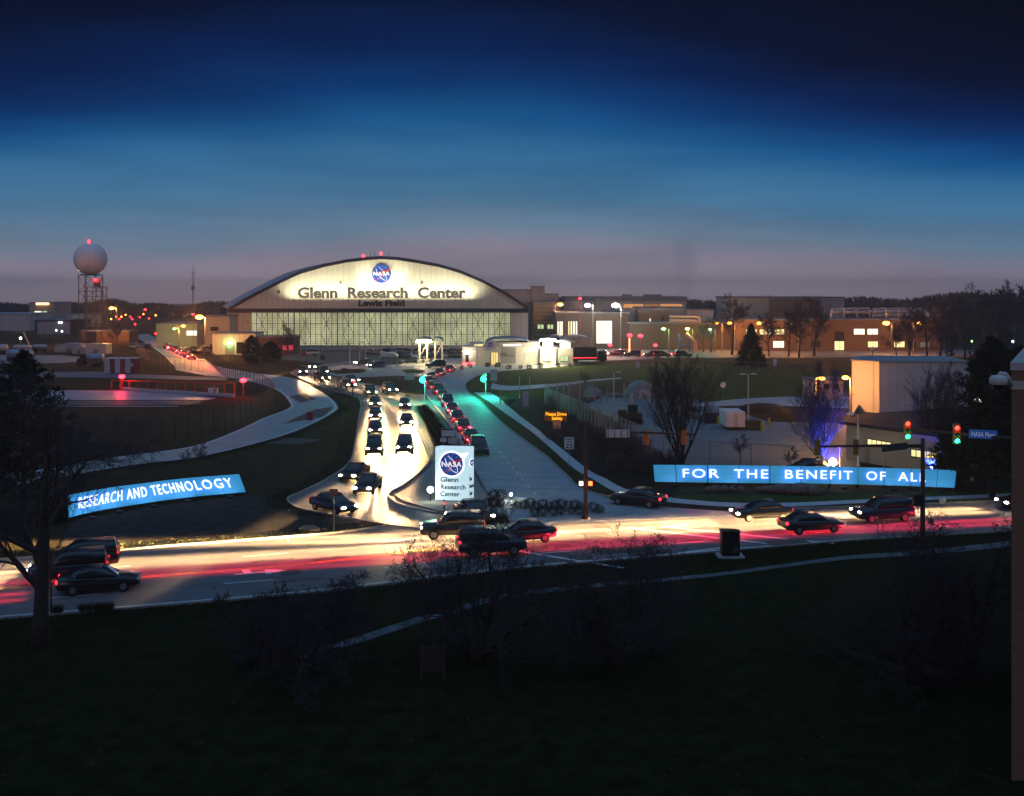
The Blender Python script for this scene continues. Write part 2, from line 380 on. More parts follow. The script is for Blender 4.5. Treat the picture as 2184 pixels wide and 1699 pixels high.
# foreground lawn and the worn path across it
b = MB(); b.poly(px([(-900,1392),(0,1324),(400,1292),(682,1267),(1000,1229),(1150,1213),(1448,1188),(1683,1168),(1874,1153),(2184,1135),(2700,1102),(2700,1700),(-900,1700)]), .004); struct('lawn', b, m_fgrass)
ribbon('path', [(640,1396),(700,1378),(894,1316),(984,1291),(1056,1271),(1182,1254),(1361,1238),(1535,1222),(1647,1207),(1800,1187),(1919,1178),(2050,1166),(2184,1150)],
       [(636,1406),(700,1394),(894,1330),(984,1304),(1056,1283),(1182,1263),(1361,1246),(1535,1229),(1647,1214),(1800,1195),(1919,1187),(2050,1177),(2184,1163)], m_path, .012, 90)
# --- service road curving up on the left
VL = [(284,715),(310,732),(346,756),(376,783),(430,799),(520,811),(587,831),(617,859),(612,873),(557,894),(504,919),(408,953),(232,978),(0,1016),(-300,1060)]
VR = [(316,713),(330,720),(351,728),(407,757),(457,780),(534,795),(627,808),(690,839),(720,866),(708,883),(635,919),(533,950),(408,978),(235,1000),(-300,1100)]
ribbon('service_road', VL, VR, m_conc, .012, 140)
VM = [((a[0]+c[0])/2,(a[1]+c[1])/2) for a,c in zip(VL,VR)]
line([(x+3,y) for x,y in VM],.11,m_yell,.017); line([(x-3,y) for x,y in VM],.11,m_yell,.017)
inset = lambda P,Q,t: [(a[0]*(1-t)+c[0]*t, a[1]*(1-t)+c[1]*t) for a,c in zip(P,Q)]
line(inset(VL,VR,.05),.2,m_white,.017); line(inset(VL,VR,.95),.2,m_white,.017)
for P in ([(617,846),(652,840),(676,852),(640,860)],[(680,829),(720,828),(728,838),(700,842)],[(672,874),(712,868),(690,890),(600,905)],[(620,935),(690,938),(640,948),(560,946)],[(645,820),(670,818),(690,824),(660,828)]):
    b = MB(); b.poly(px(P), .0165); struct('road_patch', b, m_patch)
b = MB(); b.poly(px([(368,768),(440,766),(474,798),(440,802),(376,790)]), .008); struct('apron', b, m_conc)
# airfield pavements at the left
m_taxi = mat("taxiway_concrete",(.22,.24,.28),.45,scale=.3,col2=(.32,.34,.38),det=7,spec=.5)
b = MB(); b.poly(px([(-200,836),(150,833),(265,834),(410,843),(462,850),(440,854),(150,854),(-200,853)]), .008); struct('taxiway', b, m_taxi)
b = MB(); b.poly(px([(-200,856),(440,856),(400,864),(-200,866)]), .008); struct('taxiway', b, mat("old_asphalt",(.05,.055,.07),.6,var=.2))
for y in (858,862): line([(-200,y),(430,y-1)],.12,m_white,.013)
line([(-200,867),(380,867)],.5,m_white,.013)
b = MB(); b.poly(px([(-200,798),(200,793),(300,799),(480,806),(486,812),(300,808),(120,805),(-200,812)]), .008); struct('taxiway', b, mat("grey_track",(.11,.12,.14),.7,var=.2))
b = MB(); b.poly(px([(-200,757),(130,758),(180,763),(185,770),(130,775),(-200,778)]), .008); struct('apron', b, mat("pale_apron",(.22,.20,.19),.7,var=.2,scale=.4))
b = MB(); b.poly(px([(430,748),(1100,748),(1230,752),(1230,764),(985,763),(860,767),(690,775),(560,764),(480,756)]), .006); struct('parking_lot', b, mat("lot_asphalt",(.05,.055,.06),.8,var=.25,scale=.4))
b = MB(); b.poly(px([(1185,742),(1850,742),(2100,748),(2100,762),(1640,764),(1440,764),(1232,772),(1190,764)]), .008); struct('street', b, m_asph)

# slab joints and wear
m_joint = mat("joint_sealant",(.05,.05,.052),.7)
def joints(L,Rr,step,dz,mid=True):
    a = catmull(px(L),240); c = catmull(px(Rr),240); b = MB(); acc = 0; last = None
    for i in range(240):
        m = (a[i]+c[i])/2
        if last is not None: acc += (m-last).length
        last = m
        if acc >= step:
            acc = 0; d = (c[i]-a[i]).normalized(); n_ = Vector((-d.y,d.x,0))*.035
            b.add([a[i]-n_,c[i]-n_,c[i]+n_,a[i]+n_],[(0,1,2,3)])
    b.v = [(v[0],v[1],v[2]+dz) for v in b.v]; struct('road_joint',b,m_joint)
joints(OL,OR,4.6,.0145); joints(IL,IR,4.6,.0185); joints(VL,VR,6.0,.0145)
rw = random.Random(8); b = MB()
for k in range(26):
    t = rw.uniform(.06,.94); C = lane_mix(t); i = rw.randrange(40,150); ln = rw.randrange(2,9); p = C[i]; q = C[min(i+ln,199)]; d = (q-p).normalized(); n_ = Vector((-d.y,d.x,0))*rw.uniform(.25,.9)
    b.add([p-n_,q-n_*rw.uniform(.7,1.1),q+n_,p+n_*rw.uniform(.7,1.1)],[(0,1,2,3)])
b.v = [(v[0],v[1],v[2]+.0062+.00004*i) for i,v in enumerate(b.v)]; struct('road_patch',b,mat("asphalt_repair",(.07,.068,.07),.7,var=.3,scale=2))
b = MB()
for k in range(40):
    t = rw.uniform(.03,.97); C = lane_mix(t); i = rw.randrange(40,160); p = C[i]; P_ = [p]
    for s_ in range(rw.randrange(4,12)): p = p+Vector((rw.uniform(-.2,.9),rw.uniform(-.45,.5),0)); P_.append(p)
    for u_,v_ in zip(P_,P_[1:]):
        d = (v_-u_).normalized(); n_ = Vector((-d.y,d.x,0))*.03; b.add([u_-n_,v_-n_,v_+n_,u_+n_],[(0,1,2,3)])
b.v = [(v[0],v[1],v[2]+.0095) for v in b.v]; struct('road_crack',b,m_joint)
# ================================================================ buildings
def wloc(o):
    v = Vector((0,0,0))
    while o: v = v+Vector(o.location); o = o.parent
    return v
def part(name, mb, m, par, smooth=False): return mb.build(name, m, par, smooth, -wloc(par))
m_navy = mat("navy_steel", (.012,.012,.035), .5, .2)
m_steel = mat("grey_steel", (.16,.16,.17), .5, .6, var=.1)
m_dark = mat("dark_steel", (.02,.02,.022), .5, .3)
m_galv = mat("galvanised_steel", (.34,.35,.37), .45, .7, var=.08)
m_black = mat("black_paint", (.012,.012,.013), .5)
m_roof = mat("grey_roofing", (.14,.14,.17), .8, var=.2, scale=.3)
m_brick = brickmat("brown_brick", (.13,.065,.050), (.10,.05,.04), (.12,.09,.08), .6, .2, .02)
m_brickd = brickmat("dark_brick", (.075,.042,.036), (.06,.034,.03), (.07,.055,.05), .6, .2, .02)
m_tan = mat("tan_plaster", (.36,.31,.25), .8, var=.08, scale=.4)
m_cream = ribmat("cream_cladding", (.52,.47,.42), 1.6)
m_cladw = ribmat("white_cladding", (.50,.46,.44), 1.6, .14)
m_lit = glow("lit_window_warm", (1,.78,.34), 1.5)
m_litw = glow("lit_window_white", (1,.93,.72), 1.6)
m_litg = glow("lit_window_green", (.72,.9,.42), .9)
m_lito = glow("lit_window_orange", (1,.42,.12), .75)
m_glass = mat("dark_glass", (.015,.018,.022), .12, spec=.6)
RED = glow("red_lamp", (1,.012,.022), 18); REDS = glow("red_lamp_soft", (1,.03,.04), 4)
ORA = glow("sodium_lamp", (1,.32,.035), 14); WHI = glow("white_lamp", (1,.95,.78), 40)
GRN = glow("green_white_lamp", (.42,1,.25), 9); TEAL = glow("green_signal_lamp", (.01,1,.60), 7)
def frame_of(x0,x1,z0,z1,y,t=.08,p=.05,bars=()):
    b = MB(); b.bx(x0-t,x1+t,y-p,y+.0,z1,z1+t); b.bx(x0-t,x1+t,y-p-.04,y,z0-t,z0); b.bx(x0-t,x0,y-p,y,z0,z1); b.bx(x1,x1+t,y-p,y,z0,z1)
    for k in bars: xx = x0+(x1-x0)*k; b.bx(xx-t/2,xx+t/2,y-p,y,z0,z1)
    return b
def block(name,label,cat,x0,x1,yt,d,deep,m,mr=None,wins=(),over=.2,group=None,rise=.35,extra=None):
    p0 = A(x0,yt,d); p1 = A(x1,yt,d); z1 = p0.z
    t = thing(name,label,cat,((p0.x+p1.x)/2,d,0),0,group)
    b = MB(); b.bx(p0.x,p1.x,d,d+deep,-.2,z1); part('wall',b,m,t)
    b = MB(); b.bx(p0.x-over,p1.x+over,d-over,d+deep+over,z1+.01,z1+rise); part('roof',b,mr or m_roof,t)
    for wv in wins:
        a = A(wv[0],wv[3],d); c = A(wv[1],wv[2],d)
        b = MB(); b.bx(a.x,c.x,d-.03,d-.005,a.z,c.z); o = part('window',b,wv[4] if len(wv)>4 else m_lit,t)
        nb = max(1,round((c.x-a.x)/1.2)); part('frame',frame_of(a.x,c.x,a.z,c.z,d-.035,bars=[i/nb for i in range(1,nb)]),m_dark,o)
    return t
# ---------------------------------------------------------------- emblem
def emblem(par, M, r, mats, ext=.03):
    blue, red, wh = mats
    def mbm():
        b = MB(); b.M = M; return b
    b = mbm(); n = 40
    b.xz([(r*math.cos(2*math.pi*k/n), r*math.sin(2*math.pi*k/n)) for k in range(n)], -ext, 0); e = part('emblem',b,blue,par)
    b = mbm(); y = -ext-.012*r
    wing = [(1.16,.74),(.87,.51),(.27,.33),(-.04,.17),(-.50,-.06),(.1,.06),(.72,.24),(.95,.48)]
    b.xz([(x*r,z*r) for x,z in wing], y-.012*r, y)
    b.xz([(x*r,z*r) for x,z in [(-.70,-.76),(-.66,-.82),(.06,-.33),(.44,.02),(.40,.05),(-.1,-.33)]], y-.012*r, y)
    part('red_wing',b,red,e)
    b = mbm(); y = -ext-.03*r; ring = []
    a = math.atan2(.70,-.50); L = []; Q = []
    for k in range(4,47):
        t = 2*math.pi*k/50
        for lst, da in ((L,.028),(Q,-.028)):
            u, v = (.86+da)*math.cos(t), (.30+da)*math.sin(t)
            lst.append(Vector(((u*math.cos(a)-v*math.sin(a))*r, y, (u*math.sin(a)+v*math.cos(a))*r)))
    b.strip(L, Q)
    rg = random.Random(3)
    for k in range(34):
        t = rg.uniform(0,6.28); q = rg.uniform(.45,.93); x, z = q*math.cos(t)*r, q*math.sin(t)*r; s = rg.uniform(.014,.03)*r
        if abs(z) < .25*r: continue
        b.xz([(x-s,z),(x,z-s),(x+s,z),(x,z+s)], y-.004*r, y)
    part('orbit_and_stars',b,wh,e)
    b = mbm(); put_text(b,"NASA",Matrix.Translation((0,-ext-.05*r,-.20*r)),.60*r,.012*r,.012*r,1.16,width=1.74*r); part('lettering',b,wh,e)
    return e
# ---------------------------------------------------------------- the arched hangar
DH = 292.0
t = thing('hangar',"huge arch roofed hangar with a floodlit cream gable over glowing glass doors",'hangar',(A(813,748,DH).x,DH,0))
Z = lambda y: A(0,y,DH).z
XX = lambda x: A(x,0,DH).x
arc = [(488,660),(520,641),(549.5,625),(595,602),(640,581),(690,566.5),(740,556.5),(780,551.5),(813,549.6),(848,551.5),(886,557),(935,566),(981,579),(1028,599),(1074,623),(1100,640),(1126,657)]
pl = [(XX(x),Z(y)) for x,y in arc]
b = MB(); b.xz([(XX(494),Z(661))]+pl[1:-1]+[(XX(1121),Z(661))], DH, DH+1.0); part('gable_wall',b,ribmat("gable_cladding",(.55,.52,.44),1.58,.10),t)
b = MB(); SH = (-13.0,0)
for (x0,z0),(x1,z1) in zip(pl,pl[1:]):
    b.xz([(x0,z0),(x1,z1),(x1,z1+.35),(x0,z0+.35)], DH+.6, DH+40, SH)
part('roof',b,ribmat("hangar_roofing",(.26,.28,.34),2.5,.1),t)
b = MB()
for (x0,z0),(x1,z1) in zip(pl,pl[1:]): b.xz([(x0,z0-.55),(x1,z1-.55),(x1,z1+.38),(x0,z0+.38)], DH-.5, DH+.55)
part('fascia',b,m_navy,t)
b = MB(); b.bx(XX(487),XX(1127),DH-.9,DH+.4,Z(667.5),Z(658.5)); part('door_beam',b,m_navy,t)
b = MB(); b.bx(XX(497),XX(534),DH+.02,DH+1,0,Z(667)); b.bx(XX(1089),XX(1126),DH+.02,DH+1,0,Z(667)); b.bx(XX(534),XX(1089),DH+2.5,DH+3,0,Z(667))
b.xz([(XX(497),0),(XX(499),0),(XX(499),Z(660)),(XX(497),Z(660))],DH+1,DH+40,SH); part('wall',b,m_cladw,t)
b = MB(); b.bx(XX(479),XX(497),DH+6,DH+30,0,Z(655)); part('annex_wall',b,m_cladw,t)
# doors: lit from the hall behind
md = bpy.data.materials.new("lit_door_glazing"); md.use_nodes = True; tt = md.node_tree; pb = tt.nodes['Principled BSDF']
c = N('ShaderNodeTexCoord',tt); s = N('ShaderNodeSeparateXYZ',tt); tt.links.new(c.outputs['Object'],s.inputs[0])
cm = N('ShaderNodeCombineXYZ',tt); tt.links.new(s.outputs[0],cm.inputs[0]); tt.links.new(s.outputs[2],cm.inputs[1])
bk = N('ShaderNodeTexBrick',tt); bk.offset = 0; bk.inputs['Scale'].default_value = 1; bk.inputs['Brick Width'].default_value = .52; bk.inputs['Row Height'].default_value = .66; bk.inputs['Mortar Size'].default_value = .06; bk.inputs['Mortar Smooth'].default_value = .2
bk.inputs['Color1'].default_value = (.52,.52,.29,1); bk.inputs['Color2'].default_value = (.44,.45,.26,1); bk.inputs['Mortar'].default_value = (.13,.12,.08,1)
tt.links.new(cm.outputs[0],bk.inputs['Vector'])
nn = N('ShaderNodeTexNoise',tt); nn.inputs['Scale'].default_value = .11; nn.inputs['Detail'].default_value = 5; tt.links.new(cm.outputs[0],nn.inputs['Vector'])
mrg = N('ShaderNodeMapRange',tt); mrg.inputs[1].default_value = .3; mrg.inputs[2].default_value = .7; mrg.inputs[3].default_value = .6; mrg.inputs[4].default_value = 1.5
tt.links.new(nn.outputs[0],mrg.inputs[0])
tt.links.new(bk.outputs[0],pb.inputs['Emission Color']); tt.links.new(mrg.outputs[0],pb.inputs['Emission Strength']); pb.inputs['Base Color'].default_value = (.03,.03,.03,1)
nl = 12; xa, xb = XX(534.5), XX(1088.5); wl = (xb-xa)/nl; zb, zt = Z(737), Z(667.5)
for i in range(nl):
    y0 = DH+(.25 if i%2 else .75); x0 = xa+i*wl; x1 = x0+wl
    b = MB(); b.bx(x0+.05,x1-.05,y0,y0+.1,zb,zt); dr = part('door',b,md,t)
    b = MB()
    for k in range(5):
        xc = x0+wl*k/4; hw = .13 if k in (0,4) else .09; b.bx(max(xc-hw,x0+.02),min(xc+hw,x1-.02),y0-.22,y0-.01,zb,zt-.02)
    rows = [zb+(zt-zb)*q for q in (0,.33,.66,1)]
    for q in rows[1:3]: b.bx(x0+.05,x1-.05,y0-.18,y0-.02,q-.07,q+.07)
    for j in range(3):
        for xs, xe in ((x0+wl*.25,x0+wl*.5),(x0+wl*.75,x0+wl*.5)):
            za, ze = (rows[j],rows[j+1]) if j%2 else (rows[j+1],rows[j])
            b.tube([(xs,y0-.12,za),(xe,y0-.12,ze)],.07,4)
    part('door_frame',b,m_navy,dr)
    b = MB(); b.bx(x0+.03,x1-.03,y0-.12,y0+.2,.05,zb-.01); part('kick_panel',b,m_cladw,dr)
b = MB(); b.bx(XX(528),XX(530),DH-.1,DH+.05,Z(689),Z(685)); b.bx(XX(594),XX(597),DH-.4,DH-.02,Z(626),Z(620)); part('vent',b,m_dark,t)
for x in (726.5,900): b = MB(); b.bx(XX(x-2),XX(x+2),DH-.3,DH-.02,Z(606),Z(601)); part('vent',b,m_steel,t)
M0 = lambda x,y,off=-.05: Matrix.Translation((XX(x),DH+off,Z(y)))
b = MB(); put_text(b,"Glenn  Research  Center",M0(813.5,635.2),4.05,.12,.15,1.0,width=XX(993)-XX(634)); part('lettering',b,mat("sign_black",(.02,.018,.02),.5),t)
b = MB(); put_text(b,"Lewis Field",M0(813.5,653),2.45,.10,.10,1.0,width=XX(863)-XX(764)); part('lettering',b,mat("sign_black",(.02,.02,.02)),t)
emblem(t, M0(813.5,584), 20.2/2160*DH, (mat("emblem_blue",(.010,.060,.40),.5),mat("emblem_red",(.50,.02,.03),.5),mat("emblem_white",(.75,.75,.75),.5)), .15)
for i in range(14):
    x = XX(628)+i*(XX(1000)-XX(628))/13
    b = MB(); b.bx(x-.3,x+.3,DH-1.5,DH-1.0,Z(641.5),Z(639.5)); b.bx(x-.05,x+.05,DH-1.1,DH,Z(641),Z(640.4)); fl = part('floodlight',b,m_dark,t)
    lamp(fl,(x,DH-3.6,Z(639.6)),3100,(1,.93,.62),.3,'SPOT',(0,.45,1),150,1.0)
for x in (776,852):
    b = MB(); b.bx(XX(x-2.2),XX(x+2.2),DH-1.2,DH-.8,Z(612),Z(610.6)); b.bx(XX(x)-.05,XX(x)+.05,DH-.85,DH,Z(611.6),Z(611)); fl = part('floodlight',b,m_dark,t)
    lamp(fl,(XX(x),DH-3.0,Z(611)),2600,(1,.95,.66),.25,'SPOT',((XX(813)-XX(x))*.25,2.6,3.2),120,.8)
for x, yb, yt2 in ((775,551,546),(813,549,541)):
    b = MB(); b.tube([A(x,yb,DH-.2),A(x,yt2+2,DH-.2)],.08,5); o = part('beacon_post',b,m_dark,t)
    b = MB(); b.ball(A(x,yt2+.5,DH-.2),.42,8,6); part('beacon',b,RED,o)
for x, y2 in ((790,537),(799,536),(829,537)):
    b = MB(); b.tube([A(x,551,DH+1),A(x,y2,DH+1)],.07,4); part('antenna',b,m_dark,t)
# ---------------------------------------------------------------- left of the hangar
block('office_building',"dull tan flat roofed block against the hangar's left flank",'building',436,490,676,dep(752),14,m_tan,None,[(449,465,735,749,m_glass),(449,465,698,706,m_glass)])
t = block('workshop_building',"low grey annex with a green lamp over its door beside the dark pines",'building',453,545,713,dep(757),9,m_cladw,None,[(505,520,731,754,m_glass)])
D0 = dep(757)
b = MB(); b.bx(*[A(x,0,D0).x for x in (480,500)],D0-.07,D0-.01,.0,A(0,735,D0).z); part('door',b,mat("grey_door",(.2,.2,.2)),t)
b = MB(); b.ball(A(488,732,D0-.35),.33,10,8); o = part('wall_lamp',b,GRN,t); lamp(t,A(488,734,D0-1.0)-wloc(t),420,(.4,1,.35),.2)
t = block('brick_annex',"low purple brown brick annex with two red lit windows",'building',545,627,721,dep(757)+1,8,m_brickd,None,[(605,613,737,746,REDS),(626-13,624-5,737,746,REDS)][:0]+[(603,612,737,747,glow("red_lit_window",(1,.05,.12),.55)),(616,627-2,736.5,747,glow("red_lit_window",(1,.05,.12),.55))])
block('long_shed',"long low tan shed behind the service road bend",'building',333,420,692,dep(742),16,m_tan,None,[(398,420,706,716,m_litw)])
block('flat_shed',"wide dark flat shed beyond the tan shed",'building',414,482,683,dep(742)+22,14,m_brickd,None,[(462,478,702,707,m_lit)])
# control block, roofs and hangars far out at the left edge
t = block('terminal_building',"far pale terminal with a strip of orange lamps above green lit windows",'building',62,117,647,dep(694),18,m_tan,None,[(74,88,664,669,m_litw),(91,100,664,669,m_litg),(70,104,672,688,m_litg)][:2])
D0 = dep(694)
for i in range(6):
    b = MB(); b.ball(A(79+i*4.6,648.5,D0-.6),.62,8,6); part('lamp',b,glow("orange_strip_lamp",(1,.5,.25),4),t)
block('airfield_shed',"long grey roofed shed at the photo's left edge",'building',-60,64,671,dep(706),20,m_cladw,mat("pale_roofing",(.3,.31,.35),.6))
t = block('dark_hangar',"dark brown hangar with one wide lilac sliding door",'hangar',74,153,684,dep(714),18,mat("dark_brown_cladding",(.05,.03,.03),.7))
D0 = dep(714); b = MB(); b.bx(A(80,0,D0).x,A(150,0,D0).x,D0-.25,D0-.02,0.1,A(0,687,D0).z); dr = part('door',b,ribmat("lilac_door",(.30,.28,.34),2.4,.1),t)
for x in (126,131): b = MB(); b.ball(A(x,688.5,D0-.5),.3,8,6); part('wall_lamp',b,glow("cool_lamp",(.9,.95,1),8),t)
t = block('white_hangar',"far pale blue roofed hangar behind the radar tower with a row of small lights",'hangar',141,190,673,dep(697),16,ribmat("white_green_cladding",(.34,.38,.32),3),mat("blue_roofing",(.25,.3,.36)))
D0 = dep(697)
for i in range(7): b = MB(); b.ball(A(156+i*3,686.5,D0-.4),.42,6,5); part('wall_lamp',b,glow("cool_yellow_lamp",(.9,1,.5),5),t)
block('brick_building',"long low brick building between the radar tower and the service road",'building',174,276,708,dep(734),8,m_brick,None,[],)
block('utility_hut',"small dark brown hut left of the long brick wall",'building',183,206,709,dep(737),5,m_brickd)
# ---------------------------------------------------------------- right of the hangar, far back
block('rear_hangar',"grey metal building behind the right end of the arched hangar",'building',1066,1162,620,325,40,ribmat("grey_violet_cladding",(.20,.18,.22),3.2))
block('rear_tower',"square grey penthouse standing on the metal building's right end",'building',1134,1161,613,324,10,ribmat("grey_violet_cladding",(.2,.18,.22),3.2))
block('stepped_building',"lower grey step right of the square penthouse",'building',1161,1191,629,330,14,ribmat("grey_violet_cladding",(.2,.18,.22),3.2))
block('slatted_building',"dim building with horizontal grey slats beside the hangar's right corner",'building',1137,1187,647,318,20,brickmat("slatted_wall",(.13,.12,.11),(.12,.11,.10),(.05,.045,.045),60,1.3,.18),None,[(1140+i*7,1145+i*7,693,702,m_litg if i%3 else m_glass) for i in range(6)])
D3 = 300.
t = block('brick_hall',"dark brick hall with tall slit windows and one wide glowing opening",'building',1185,1343,669,D3,26,m_brickd,None,
   [(1189,1191.5,686,716,m_litw),(1193.5,1196,686,716,m_litw),(1197.5,1200,686,716,m_litw),(1212,1214.5,686,716,m_lit),(1217,1220,686,716,m_litw),(1222.5,1225.5,686,716,m_litw),(1228,1231,686,716,m_litw),(1272,1305,685,733,m_litw)])
b = MB(); b.bx(A(1210,0,D3).x,A(1233,0,D3).x,D3+1,D3+2,A(0,669,D3).z,A(0,666,D3).z); part('rooflight',b,glow("warm_rooflight",(1,.62,.25),1.3),t)
b = MB(); b.bx(A(1271,0,D3).x,A(1285,0,D3).x,D3+4,D3+7,A(0,670,D3).z,A(0,638,D3).z); part('chimney',b,m_dark,t)
t = block('lit_factory',"long white building whose clerestory strip glows orange under a dark roof",'building',1205,1464,643,345,18,ribmat("pale_lilac_cladding",(.36,.34,.36),2),None,[(1330,1372,649,657,m_lito),(1376,1404,649,657,glow("dim_orange_strip",(1,.42,.14),.35)),(1408,1455,649,657,m_lito),(1245,1262,649,656,glow("dim_orange_strip",(1,.42,.14),.35))],rise=1.6)
for x in (1339,1385,1402): 
    b = MB(); q = A(x,641,346); b.bx(q.x-1.6,q.x+1.6,347,350,q.z,q.z+2.0); part('roof_unit',b,m_steel,t)
block('cream_building',"cream rendered block below the orange lit clerestory",'building',1362,1464,658,322,14,m_cream)
block('brick_store',"plain brown brick store in front of the cream block",'building',1362,1428,665,306,9,m_brick,None,[(1385,1388,680,686,m_lit),(1411,1415,676,687,m_glass)])
block('brown_building',"long dim brown building behind the green lamps",'building',1343,1572,691,296,14,brickmat("dull_brown_brick",(.095,.06,.05),(.075,.05,.045),(.08,.06,.055),.6,.2,.02))
block('equipment_building',"pale pink low plant building right of the cream block",'building',1464,1522,663,318,12,m_cream)
t = block('tall_shed',"big windowless shed half brown and half beige on the skyline",'building',1559,1748,636,330,24,ribmat("beige_cladding",(.40,.33,.28),2.2,.08),None,[],)
b = MB(); b.bx(A(1641,0,330).x,A(1746,0,330).x,329.6,329.95,4,A(0,637,330).z); part('dark_panel',b,ribmat("brown_cladding",(.17,.11,.085),2.6,.08),t)
block('blue_shed',"blue grey end bay right of the big windowless shed",'building',1749,1801,636,331,24,ribmat("bluegrey_cladding",(.30,.30,.34),1.5,.15))
wn = [(1591,1614,703,714),(1620,1637,703,714),(1639.5,1644,703,714),(1650,1672,703,714),(1821,1844,702,714,m_litw),(1850,1872,702,714,m_litw),(1649,1672,728,742,m_litw),(1780,1800,708,727,m_glass),(1780,1800,728.5,747),(1851,1872,729,741),(1907,1929,729,741),(1940,1952,729,741,m_glass),(1962,1982,730,741,glow("dim_window",(1,.9,.6),.12)),(1697,1716,703,713,m_glass),(1730,1750,728,741,m_glass)]
t = block('brick_office',"long two storey brick office with scattered lit windows",'building',1572,2010,684,290,14,brickmat("red_brown_brick",(.115,.07,.06),(.095,.06,.05),(.10,.075,.07),.6,.2,.02),None,wn)
rg = random.Random(5); b = MB()
for k in range(9):
    x = 1775+k*30; q = A(x,682,296); b.tube([(q.x,297+k%3,q.z),(q.x,297+k%3,q.z+3),(q.x+3.5,297+k%3,q.z+3.2),(q.x+3.9,297+k%3,q.z+.4)],.35,7)
q = A(1770,668,300); b.tube([A(1770,667,300),A(1900,666,300),A(2050,664,300)],.55,8); b.tube([A(1860,674,299),A(1960,672,299),A(2040,674,299)],.4,8)
part('roof_pipework',b,m_galv,t)
# pipe run and arch sculptures
t = thing('pipe_rack',"thick orange lit pipes on low trestles above the brown building",'pipework',A(1460,690,300))
b = MB(); b.tube([A(1428,676,300),A(1485,676,300),A(1492,679,300),A(1493,689,300)],.35,8); b.tube([A(1428,683,300),A(1482,684,300)],.3,8); b.tube([A(1428,687.5,300),A(1493,687.5,300)],.45,8); part('pipe',b,mat("buff_pipe",(.5,.38,.28),.5),t)
b = MB(); 
for x in (1434,1452,1470,1487): b.tube([A(x,675,300.6),A(x,745,300.6)],.14,5)
part('trestle',b,m_steel,t)
t = thing('playground_slide',"blue and red climbing frame with a long tilted chute by the street",'play frame',A(1465,752,dep(752)))
D0 = dep(752); b = MB(); b.tube([A(1448,752,D0),A(1448,712,D0)],.2,6); b.tube([A(1470,752,D0),A(1468,714,D0)],.2,6); b.tube([A(1448,724,D0),A(1469,724,D0)],.2,6); b.tube([A(1448,738,D0),A(1469,738,D0)],.2,6); part('frame',b,mat("play_blue",(.03,.08,.35)),t)
b = MB(); b.tube([A(1464,712,D0-.5),A(1474,722,D0-.6),A(1483,730,D0-.6),A(1484,751,D0-.6)],.45,8); part('chute',b,mat("play_pink",(.55,.22,.24)),t)
# ---------------------------------------------------------------- gatehouse
DG = dep(779); GX = lambda x: A(x,0,DG).x; GZ = lambda y: A(0,y,DG).z
m_gw = mat("gate_cream_plaster",(.58,.54,.44),.8,var=.06,scale=.5); m_gp = mat("gate_pinkish_panel",(.50,.43,.42),.6)
m_groof = mat("blue_grey_sheet_roof",(.16,.22,.34),.45,.4)
t = thing('gatehouse',"cream visitor gatehouse with a rounded porch emblem and blue vaulted roofs",'gatehouse',(GX(1090),DG,0))
b = MB(); b.bx(GX(986),GX(1150),DG,DG+8,0,GZ(740)); b.bx(GX(1150),GX(1190),DG+.5,DG+8,0,GZ(741)); part('wall',b,m_gw,t)
b = MB(); b.bx(GX(1000),GX(1030),DG+1,DG+7,GZ(740),GZ(733)); b.bx(GX(1056),GX(1128),DG+1,DG+7,GZ(740),GZ(731)); part('clerestory_wall',b,m_gp,t)
b = MB(); b.bx(GX(1012),GX(1030),DG+.9,DG+.98,GZ(738.5),GZ(735.5)); part('window',b,m_lit,t)
b = MB(); b.bx(GX(1073),GX(1112),DG+.9,DG+.98,GZ(738.8),GZ(735.3)); part('window',b,m_litw,t)
b = MB(); b.bx(GX(1048),GX(1062),DG-.06,DG-.01,.1,GZ(752)); o = part('entrance_door',b,glow("warm_entrance",(1,.62,.22),1.3),t)
part('frame',frame_of(GX(1048),GX(1062),.1,GZ(752),DG-.07,.1,.06,(.33,.66)),m_dark,o)
b = MB(); b.bx(GX(1120),GX(1142),DG-.06,DG-.01,.6,GZ(752)); part('window',b,glow("warm_glow_panel",(1,.85,.5),1.1),t)
for x0,x1,y0,y1 in ((993,1000,755,774),(1163,1175,755,766)):
    b = MB(); b.bx(GX(x0),GX(x1),DG-.05,DG+.55,GZ(y1),GZ(y0)); part('window',b,m_glass,t)
zc = GZ(747); n = 12
for nm, x0, x1, mm in (('porch_gable',1034,1058,m_gp),):
    xc, rr = (GX(x0)+GX(x1))/2, (GX(x1)-GX(x0))/2
    b = MB(); b.xz([(xc-rr,zc),(xc+rr,zc),(xc+rr,GZ(731.5))]+[(xc+rr*math.cos(math.pi*k/n), GZ(731.5)+rr*.55*math.sin(math.pi*k/n)) for k in range(1,n)]+[(xc-rr,GZ(731.5))], DG-2.2, DG-1.9); part(nm,b,mm,t)
emblem(t, Matrix.Translation(((GX(1046.3)),DG-2.2,GZ(735))), 5/2160*DG, (mat("emblem_blue",(.01,.06,.4)),mat("emblem_red",(.5,.02,.03)),mat("emblem_white",(.7,.7,.7))), .04)
def vault(x0,x1,y0,y1,yt,deep0,deep1,mm,par,nm='roof'):
    xc, rr, zb = (GX(x0)+GX(x1))/2, (GX(x1)-GX(x0))/2, GZ(y0); h = GZ(yt)-zb; L = []
    b = MB()
    for k in range(10):
        a0, a1 = math.pi*k/10, math.pi*(k+1)/10
        q = [(xc+rr*math.cos(a), zb+h*math.sin(a)) for a in (a0,a1)]
        b.xz([q[0],q[1],(q[1][0],q[1][1]+.25),(q[0][0],q[0][1]+.25)], DG+deep0, DG+deep1)
    return part(nm,b,mm,par)
vault(1034,1128,732,0,722.5,-.5,8.5,m_groof,t)
